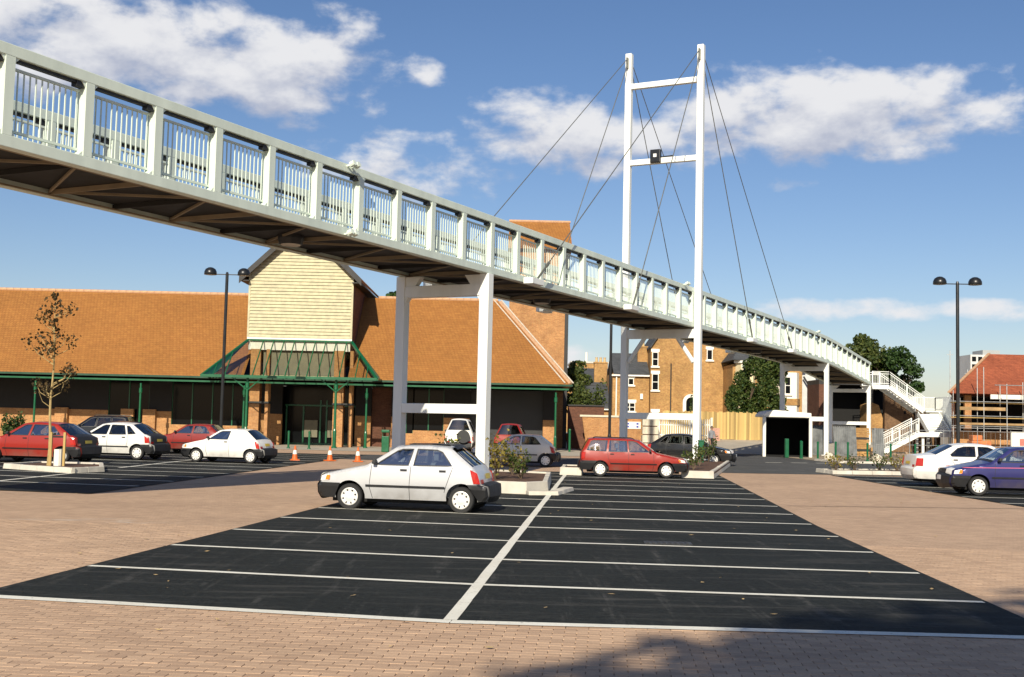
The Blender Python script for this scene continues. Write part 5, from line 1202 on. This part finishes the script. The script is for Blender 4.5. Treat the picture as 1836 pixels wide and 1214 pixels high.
car('red_estate', 'red estate car with roof rails parked at the end of the bays', 'estate', PT['red'], (4.28, 40.95, 0), R(-3), scale=.90)
car('white_small_hatchback', 'small off-white three-door hatchback behind the shrub planter', 'hatch3', PT['cream'], (.28, 48.4, 0), R(180 - 5), glass=M['glass'], scz=.97, scale=.95)
car('white_off_roader', 'white off-roader seen from behind with black spare wheel cover', 'fourby', PT['white'], (-2.55, 62, 0), R(88), cat='off-roader', spare=True, glass=M['dglass'])
car('red_off_roader', 'red off-roader behind the small off-white hatchback, facing away', 'fourby', PT['red'], (.1, 57.5, 0), R(86), cat='off-roader', scz=.9)
car('black_hatchback', 'black hatchback behind the mast leg, nose towards the road', 'five', PT['black'], (8.35, 54.6, 0), R(-16), glass=M['dglass'])
car('white_saloon', 'large white saloon seen from the rear left, beyond the purple car', 'saloon', PT['white'], (15.55, 38.6, 0), R(-4), glass=M['dglass'], bumper=PT['white'])
car('purple_hatchback', 'purple blue hatchback cut off by the right edge, nose to the left', 'hatch3', PT['purple'], (14.55, 34.25, 0), R(177), stripe_=mat('pink_coachline', (.6, .12, .2), .4, var=0), glass=M['glass'])

# ------------------------------------------------------------------ lamp posts, bollards, cones, bins
def lamp_post(loc, rz, label, h=9.15, group='black twin-headed lamp posts'):
    th = thing('lamp_post', label, 'lamp post', loc, rz, group)
    obj('pole', MB().lathe([(0, 0), (.11, 0), (.11, 1.1), (.085, 1.2), (.08, h - .1), (.05, h), (0, h)], 12), M['lampblack'], th, world=False, smooth=False)
    obj('cross_arm', MB().beam((-.82, 0, h - .13), (.82, 0, h - .13), .045, .045), M['lampblack'], th, world=False)
    for s in (-1, 1):
        d = obj('lamp_dome', MB().lathe([(0, .0), (.31, .0), (.325, .02), (.315, .16), (.25, .29), (.12, .37), (0, .39)], 18, (s * .85, 0, h - .16)), M['lampblack'], th, world=False, smooth=True); d.data.set_sharp_from_angle(angle=R(50))
        obj('lens', MB().lathe([(0, -.012), (.26, -.008), (.26, -.001)], 14, (s * .85, 0, h - .16)), M['kerb'], d, world=False)
    return th
lamp_post((-14.75, 60, 0), R(3), 'black twin-headed lamp post left of the weatherboarded tower'); lamp_post((21.75, 57, 0), R(-3), 'black twin-headed lamp post above the white saloon at the right'); 
lp3 = lamp_post((5.85, 69, 0), R(80), 'black lamp post under the bridge left of the mast')
def bollard(label, x, y, h=1.0, r=.06):
    th = thing('bollard', label, 'bollard', (x, y, 0), 0, 'green steel bollards')
    obj('post', MB().lathe([(0, 0), (r, 0), (r, h - .12), (0, h - .12)], 10), M['green'], th, world=False); obj('cap', MB().lathe([(0, h - .118), (r * 1.15, h - .118), (r * 1.15, h - .04), (r * .6, h), (0, h)], 10), M['green'], th, world=False)
    obj('foot', MB().lathe([(0, .002), (r * 1.7, .002), (r * 1.6, .06), (r, .07)], 10), M['green'], th, world=False)
bl = [('first green bollard from the left by the white framed shelter', 17.3, 69.6), ('green bollard right behind the first one by the shelter', 17.75, 71.6), ('second green bollard from the left in front of the shelter opening', 18.15, 69.2), ('green bollard left of the second pier column', 19.7, 71.0),
      ('green bollard at the foot of the second pier column', 20.15, 70.0), ('green bollard in front of the wide leaning corrugated sheet', 20.4, 67.0), ('green bollard before the orange brick stack', 21.4, 66.0), ('green bollard at the foot of the lower stair flight', 23.3, 67.5), ('green bollard furthest right, near the tail of the white saloon', 23.5, 64.5)]
for a, x, y in bl: bollard(a, x, y, 1.05)
bollard('green bollard before the supermarket doors, right of the white van', -12.5, 66.5); bollard('green bollard before the supermarket doors, nearest the right brick pier', -11.3, 66.3)
bp = thing('post_box_bollard', 'square green post in the bed at the foot of the mast', 'post', (8.4, 51.6, .2)); obj('post', MB().box(8.29, 51.49, .2, 8.51, 51.71, 1.12), M['green'], bp, bevel=.02); obj('cap', MB().box(8.27, 51.47, 1.12, 8.53, 51.73, 1.18), M['green'], bp, bevel=.02)
def cone(label, x, y):
    th = thing('traffic_cone', label, 'traffic cone', (x, y, 0), random.random(), 'orange traffic cones'); og = M.setdefault('cone', mat('orange_cone_plastic', (.62, .13, .02), .55, var=.12))
    obj('base', MB().box(-.19, -.19, 0, .19, .19, .04), og, th, world=False, bevel=.01); obj('cone_body', MB().lathe([(.13, .04), (.09, .26), (.06, .45), (.03, .6), (0, .61)], 14), og, th, world=False, smooth=True); obj('white_band', MB().lathe([(.096, .26), (.066, .43)], 14), M['wpaint'], th, world=False, smooth=True)
cone('orange traffic cone with white band just right of the white van', -8.85, 48.6); cone('orange traffic cone in the middle of the three', -7.45, 48.9); cone('orange traffic cone nearest the silver hatchback', -6.25, 48.6)
lb = thing('litter_bin', 'green litter bin with open hood left of the first bridge pier', 'litter bin', (-6.75, 64, 0)); obj('bin_body', MB().box(-6.95, 63.8, 0, -6.55, 64.2, .85), M['green'], lb, bevel=.03); obj('hood', MB().box(-6.97, 63.78, 1.05, -6.53, 64.22, 1.2), M['green'], lb, bevel=.03)
for x in (-6.93, -6.57): obj('hood_post', MB().box(x - .02, 64.1, .85, x + .02, 64.18, 1.05), M['green'], lb)
hr = thing('green_post', 'short green post right of the verandah by the small off-white hatchback', 'post', (3.75, 75, 0)); obj('post', MB().tube((3.75, 73.5, 0), (3.75, 73.5, 1.35), .07, 10), M['green'], hr); obj('cap', MB().sphere((3.75, 73.5, 1.36), .08), M['green'], hr)
bin2 = thing('meter_cabinet', 'tall narrow green cabinet beside the white framed shelter', 'cabinet', (16.9, 71.6, 0)); obj('case', MB().box(16.75, 71.4, 0, 16.97, 71.7, 1.15), M['green'], bin2, bevel=.02); obj('door', MB().box(16.78, 71.385, .1, 16.94, 71.398, 1.05), M['green'], bin2)
for lab, x, y in (('pale round boulder by the kerb below the second pier', 18.0, 66.2), ('pale round boulder by the kerb left of the brick stack', 20.0, 63.9)):
    mb = MB(); mb.sphere((x, y, .1), (.35, .3, .38), 9, 6); rq = random.Random(3); mb.v = [(a + rq.uniform(-.05, .05), b + rq.uniform(-.05, .05), c + rq.uniform(-.04, .04)) for a, b, c in mb.v]
    tag(obj('boulder', mb, M['stonew'], smooth=False), lab, 'boulder')
# supermarket trolley-park rail and low walls left out of view
# ------------------------------------------------------------------ person walking by the gate
def person(loc, rz):
    V = [(0, 0, .92), (0, .0, 1.12), (0, .01, 1.34), (0, .02, 1.46), (0, .03, 1.54), (0, .045, 1.63), (0, .035, 1.71),
         (.10, 0, .86), (.11, .10, .48), (.11, .02, .09), (.11, .16, .035), (-.10, 0, .86), (-.11, -.04, .48), (-.11, -.20, .12), (-.11, -.05, .05),
         (.17, .01, 1.40), (.23, -.03, 1.13), (.22, .08, .90), (.215, .11, .83), (-.17, .01, 1.40), (-.23, .03, 1.13), (-.20, .15, .93), (-.19, .19, .87)]
    Rd = [.15, .13, .16, .09, .055, .095, .07, .085, .06, .045, .035, .085, .06, .045, .035, .07, .05, .038, .035, .07, .05, .038, .035]
    E_ = [(0, 1), (1, 2), (2, 3), (3, 4), (4, 5), (5, 6), (0, 7), (7, 8), (8, 9), (9, 10), (0, 11), (11, 12), (12, 13), (13, 14), (2, 15), (15, 16), (16, 17), (17, 18), (2, 19), (19, 20), (20, 21), (21, 22)]
    for hand, d in ((18, (0, .2, -1)), (22, (.05, .6, -.8))):
        d = Vector(d).normalized(); b = Vector(V[hand])
        for k in range(5):
            o = Vector(((k - 2) * .017, .012 * (k == 0), 0)); p = b + o + d * .05; q = p + d * (.05 if k == 0 else (.06, .07, .066, .052)[k - 1]) + Vector((0, .012, 0)); i = len(V); V.extend([tuple(p), tuple(q)]); Rd.extend([.009, .007]); E_.extend([(hand, i), (i, i + 1)])
    me = bpy.data.meshes.new('body'); me.from_pydata(V, E_, []); o = bpy.data.objects.new('body_tmp', me); COL.objects.link(o)
    sk = o.modifiers.new('skin', 'SKIN'); 
    if not me.skin_vertices: me.attributes  # created by the modifier below
    bpy.context.view_layer.objects.active = o
    if len(me.skin_vertices) == 0:
        bm = bmesh.new(); bm.from_mesh(me); bm.verts.layers.skin.verify(); bm.to_mesh(me); bm.free()
    for i, r in enumerate(Rd):
        s = me.skin_vertices[0].data[i]; s.radius = (r, r * (.72 if i in (0, 1, 2) else 1)); s.use_root = (i == 0)
    o.modifiers.new('sub', 'SUBSURF').levels = 2
    dg_ = bpy.context.evaluated_depsgraph_get(); ev_ = o.evaluated_get(dg_); m2 = bpy.data.meshes.new_from_object(ev_); bpy.data.objects.remove(o)
    th = thing('person', 'person in grey top and dark trousers walking by the white gates', 'person', loc, rz)
    b = bpy.data.objects.new('body', m2); COL.objects.link(b); b.parent = th; m2.materials.clear()
    for mm in (mat('skin_tone', (.35, .2, .13), .6), mat('grey_sweatshirt', (.23, .24, .26), .9), mat('dark_trousers', (.02, .022, .03), .9), mat('dark_shoe', (.015, .014, .013), .6)): m2.materials.append(mm)
    for p in m2.polygons:
        z = p.center.z; hd_ = abs(p.center.x) > .13 and z < .9
        p.material_index = 3 if z < .1 else (0 if hd_ else (2 if z < .96 else (1 if z < 1.5 else 0))); p.use_smooth = True
    h = MB(); h.sphere((0, .025, 1.67), (.105, .115, .115), 14, 8, half=False); h.v = [v if v[1] < .09 or v[2] > 1.71 else (v[0] * .8, .07, v[2]) for v in h.v]; obj('hair', h, mat('dark_hair', (.012, .010, .009), .7), th, world=False, smooth=True)
    f = MB(); f.sphere((0, .14, 1.635), (.014, .02, .025), 8, 5)
    for s in (-1, 1): f.sphere((s * .1, .03, 1.64), (.012, .025, .035), 6, 5)
    obj('nose_and_ears', f, m2.materials[0], th, world=False, smooth=True)
person((14.15, 82.4, .03), R(200))

# ------------------------------------------------------------------ trees, shrubs and ivy
LF = {'dark': leafmat('dark_green_leaf', (.018, .05, .012), (.06, .11, .025)), 'mid': leafmat('olive_leaf', (.03, .06, .015), (.12, .14, .03)), 'yel': leafmat('yellowing_leaf', (.16, .15, .03), (.36, .27, .05)), 'brown': leafmat('autumn_brown_leaf', (.035, .03, .014), (.14, .085, .03)), 'ivy': leafmat('ivy_leaf', (.02, .055, .012), (.11, .14, .03))}
M['bark'] = mat('grey_brown_bark', (.12, .085, .055), .95, var=.3, scale=6, bump=.02)
def leaves(mb, c, r, n, size, rnd, shell=.55, flat=0.):
    for _ in range(n):
        while True:
            p = Vector((rnd.uniform(-1, 1), rnd.uniform(-1, 1), rnd.uniform(-1, 1)))
            if p.length <= 1: break
        if p.length > 1e-3 and rnd.random() < shell: p = p.normalized() * rnd.uniform(.75, 1.02)
        q = Vector((c[0] + p.x * r[0], c[1] + p.y * r[1], c[2] + p.z * r[2])); s = size * rnd.uniform(.6, 1.3)
        n_ = (p + Vector((rnd.gauss(0, .7), rnd.gauss(0, .7), rnd.gauss(.2, .7)))).normalized(); a = n_.orthogonal().normalized(); a.rotate(Matrix.Rotation(rnd.uniform(0, 6.28), 3, n_)); b = n_.cross(a)
        t = a * s; w = b * s * .42; i = len(mb.v)
        mb.v += [tuple(q - t * .5), tuple(q + w + n_ * s * .08), tuple(q + t * .55 - n_ * s * .1), tuple(q - w + n_ * s * .08)]; mb.f.append((i, i + 1, i + 2, i + 3))
def branchy(mb, p, d, ln, r, depth, rnd, tips):
    q = p + d * ln; mb.tube(p, q, r, 6, r * .62, caps=False)
    if depth == 0: tips.append(q); return
    for _ in range(3 if depth > 1 else 2):
        e = (d + Vector((rnd.gauss(0, .45), rnd.gauss(0, .45), rnd.gauss(.1, .25)))).normalized(); branchy(mb, q, e, ln * rnd.uniform(.6, .8), r * .6, depth - 1, rnd, tips)
    tips.append(q)
def tree(label, base, h, rx, n, size, lm, seed, cat='tree', trunk_h=.3, clumps=26, name='tree', zr=None, ry=None, twig=None):
    rnd = random.Random(seed); th = thing(name, label, cat, base); b = Vector(base); tr = MB(); tips = []
    if twig: tr.tube(b, b + Vector((0, 0, h * trunk_h)), h * .022, 8, h * .014); branchy(tr, b + Vector((0, 0, h * trunk_h)), Vector((0, 0, 1)), h * twig * .5, h * .013, 3, rnd, tips)
    else: branchy(tr, b, Vector((0, 0, 1)), h * trunk_h, h * .022, 3, rnd, tips)
    obj('trunk', tr, M['bark'], th)
    mb = MB(); zc = h * (.5 + trunk_h * .5); zr_ = zr or h * (1 - trunk_h) * .5
    for k in range(clumps):
        while True:
            p = Vector((rnd.uniform(-1, 1), rnd.uniform(-1, 1), rnd.uniform(-1, 1)))
            if p.length < 1: break
        wz = 1 - .35 * max(0, p.z); c = (b.x + p.x * rx * .8 * wz, b.y + p.y * (ry or rx) * .8 * wz, b.z + zc + p.z * zr_ * .85); s = rnd.uniform(.22, .42) * rx
        leaves(mb, c, (s, s, s * .8), n // clumps, size, rnd)
    o = obj('crown', mb, LF[lm], th); return th
def shrub(label, base, r, h, n, size, lm, seed, stems=7, cat='shrub', name='shrub', group=None):
    rnd = random.Random(seed); th = thing(name, label, cat, base, 0, group); b = Vector(base); st_ = MB(); lf = MB()
    for k in range(stems):
        a = rnd.uniform(0, 6.28); tip = b + Vector((math.cos(a) * r * rnd.uniform(.2, 1), math.sin(a) * r * rnd.uniform(.2, 1), h * rnd.uniform(.55, 1))); mid = b.lerp(tip, .5) + Vector((rnd.gauss(0, .06), rnd.gauss(0, .06), .08)); st_.tube(b, mid, .012, 4, .009); st_.tube(mid, tip, .009, 4, .004)
        for f in (.45, .65, .82, 1.0): leaves(lf, tuple(b.lerp(tip, f)), (r * .28, r * .28, h * .16), n // (stems * 4), size, rnd, .2)
    obj('stems', st_, M['bark'], th); obj('foliage', lf, LF[lm], th)
# staked young tree at the left
yt = thing('young_tree', 'slender young tree with sparse brown leaves tied to a stake at the left', 'tree', (-14.32, 36.6, .1)); rnd = random.Random(11); b = Vector((-14.32, 36.6, .1)); tr = MB(); lf = MB()
pts = [b + Vector((.03 * math.sin(i * 1.3), 0, i * .53)) for i in range(11)]
for i, (p, q) in enumerate(zip(pts, pts[1:])): tr.tube(p, q, .05 - .0042 * i, 7, .046 - .0042 * i, caps=False)
for k in range(26):
    z = rnd.uniform(1.7, 4.9); p = b + Vector((0, 0, z)); a = rnd.uniform(0, 6.28); ln = (1.15 - abs(z - 3.0) * .28) * rnd.uniform(.55, 1.0); tip = p + Vector((math.cos(a) * ln * .75, math.sin(a) * ln * .5, ln * rnd.uniform(.5, 1.0))); mid = p.lerp(tip, .5) + Vector((math.cos(a) * .1, 0, -.06)); tr.tube(p, mid, .014, 5, .01, caps=False); tr.tube(mid, tip, .01, 5, .004, caps=False)
    for f in (.5, .75, 1.0):
        if z > 2.0: leaves(lf, tuple(mid.lerp(tip, f)), (.24, .24, .22), 8, .10, rnd, .3)
for k in range(12): leaves(lf, tuple(b + Vector((rnd.gauss(0, .06), rnd.gauss(0, .06), 4.2 + k * .11))), (.12, .12, .12), 6, .12, rnd, .3)
obj('trunk', tr, mat('pale_young_bark', (.38, .28, .12), .85, var=.3, scale=5), yt); obj('crown', lf, LF['brown'], yt)
stk = thing('tree_stake', 'pale timber stakes with a tree tie and white guard beside the young tree', 'stake', (-14.0, 36.5, .1)); obj('stake', MB().box(-14.24, 36.42, .0, -14.17, 36.49, 1.15), M['timber'], stk); obj('stake', MB().box(-13.82, 36.42, .0, -13.75, 36.49, 1.15), M['timber'], stk); obj('tree_guard', MB().tube((-14.02, 36.6, .1), (-14.02, 36.6, .62), .13, 10), M['wpaint'], stk); obj('tie', MB().box(-14.2, 36.43, .98, -13.8, 36.46, 1.04), M['rubber'], stk)
# planter shrubs
for i, (x, y, r, h, lm, lab) in enumerate(((-.35, 31.6, .5, 1.25, 'yel', 'yellow leaved spindly shrub just behind the tail of the silver hatchback'), (.35, 32.2, .45, .8, 'mid', 'low olive shrub at the right corner of the first planter'), (-1.6, 32.5, .6, 1.1, 'mid', 'olive shrub in the first planter hidden behind the silver hatchback'), (.1, 34.6, .5, .9, 'yel', 'pale yellow shrub at the back of the first planter'))): shrub(lab, (x, y, .22), r, h, 260, .09, lm, 20 + i, 14)
for i, (x, y, r, h, lab) in enumerate(((6.7, 42.8, .4, .8, 'small olive shrub in the bed beside the nose of the red estate'), (7.6, 47, .4, .9, 'thin shrub in the middle of the mast bed'), (8.9, 52.6, .45, 1.1, 'thin shrub at the foot of the right mast leg'))): shrub(lab, (x, y, .2), r, h, 220, .1, 'mid', 40 + i, 8)
for i in range(9): shrub(('brambly stems in the low bed by the white saloon, %s from the left' % ['first', 'second', 'third', 'fourth', 'fifth', 'sixth', 'seventh', 'eighth', 'ninth'][i]), (13.4 + i * .95, 48.3 + .2 * i + .4 * (i % 2), .1), .65, .75, 160, .09, 'mid' if i % 3 else 'yel', 60 + i, 12, cat='bramble', name='bramble', group='brambles in the low bed')
# background trees and ivy
tree('large dark green tree rising behind the end of the footbridge, the left one', (35.3, 118, 0), 12.3, 3.3, 9000, .34, 'mid', 3, clumps=34); tree('dense dark green tree right of the larger one above the staircase', (38.6, 116, 0), 10.6, 2.5, 7000, .32, 'dark', 4, clumps=26)
tree('dark treetop showing between the weatherboarded tower and the bridge', (-10.4, 100, 0), 13.7, 2.4, 5000, .34, 'dark', 5, clumps=20)
tree('small bushy tree at the corner of the supermarket roof', (5.0, 88, 0), 7.0, 1.5, 3600, .22, 'mid', 6, trunk_h=.2); shrub('dense olive bush above the shaded flank wall', (5.6, 84.5, 1.2), 1.6, 3.4, 2600, .2, 'mid', 7, 22)
iv = thing('ivy_bush', 'large ivy covered tree against the cream bay house above the fence', 'tree', (19.8, 98, .8)); rnd = random.Random(9); mb = MB(); tr = MB(); tips = []
branchy(tr, Vector((19.8, 98, .8)), Vector((0, 0, 1)), 2.2, .18, 2, rnd, tips); obj('trunk', tr, M['bark'], iv)
for k in range(150):
    z = rnd.uniform(2.4, 7.9); f = (z - 2.6) / 5.3; x0 = 18.3 + 1.4 * max(0, f - .35) * 1.8; x1 = 22.8 - .2 * f; c = (rnd.uniform(x0, x1), rnd.uniform(97.2, 98.6), z); leaves(mb, c, (.5, .4, .42), 110, .22, rnd)
obj('crown', mb, LF['ivy'], iv)
for i, (x, y, z, h, lab) in enumerate(((15.0, 96, .75, 3.4, 'thin sapling in front of the blank brick gable, the left one'), (18.0, 96, .75, 3.0, 'thin sapling in front of the blank brick gable, the right one'))): shrub(lab, (x * 1.0, y, z), .4, h, 260, .16, 'mid', 80 + i, 5, cat='sapling', name='sapling')
tree('low hedge tree on the skyline right of the staircase', (52, 130, 0), 5.6, 3.0, 2500, .4, 'mid', 14, trunk_h=.15); tree('low olive tree on the skyline behind the black lamp post', (58, 135, 0), 6.0, 2.6, 2200, .4, 'yel', 15, trunk_h=.15)
db = shrub('dark round bush against the supermarket wall at the left edge', (-26.6, 63, 0), .6, 1.6, 900, .14, 'dark', 33, 14)
# the tree behind the photographer whose shadow lies over the right foreground
tree('broad leafy tree standing behind the photographer, shading the right foreground', (1.4, -16.7, 0), 16.0, 6.0, 15000, .42, 'dark', 21, trunk_h=.6, clumps=60, zr=3.0, ry=3.0, twig=.2)
# fallen leaves on tarmac and paving
fl_ = MB(); rnd = random.Random(31)
for i in range(170):
    y = rnd.uniform(9, 40) ** 1.0; x = rnd.uniform(-.3 * y - 2, .38 * y); s = rnd.uniform(.02, .05); a = rnd.uniform(0, 6.28); c, sn = math.cos(a), math.sin(a); z = .012
    fl_.face(*[(x + (px * c - py * sn) * s, y + (px * sn + py * c) * s, z + rnd.uniform(0, .012)) for px, py in ((-1, 0), (0, -.5), (1, 0), (0, .5))])
tag(stuff(obj('fallen_leaves', fl_, mat('dry_leaf', (.42, .30, .14), .8, var=.3, scale=1))), 'dry fallen leaves scattered over tarmac and paving', 'leaves')
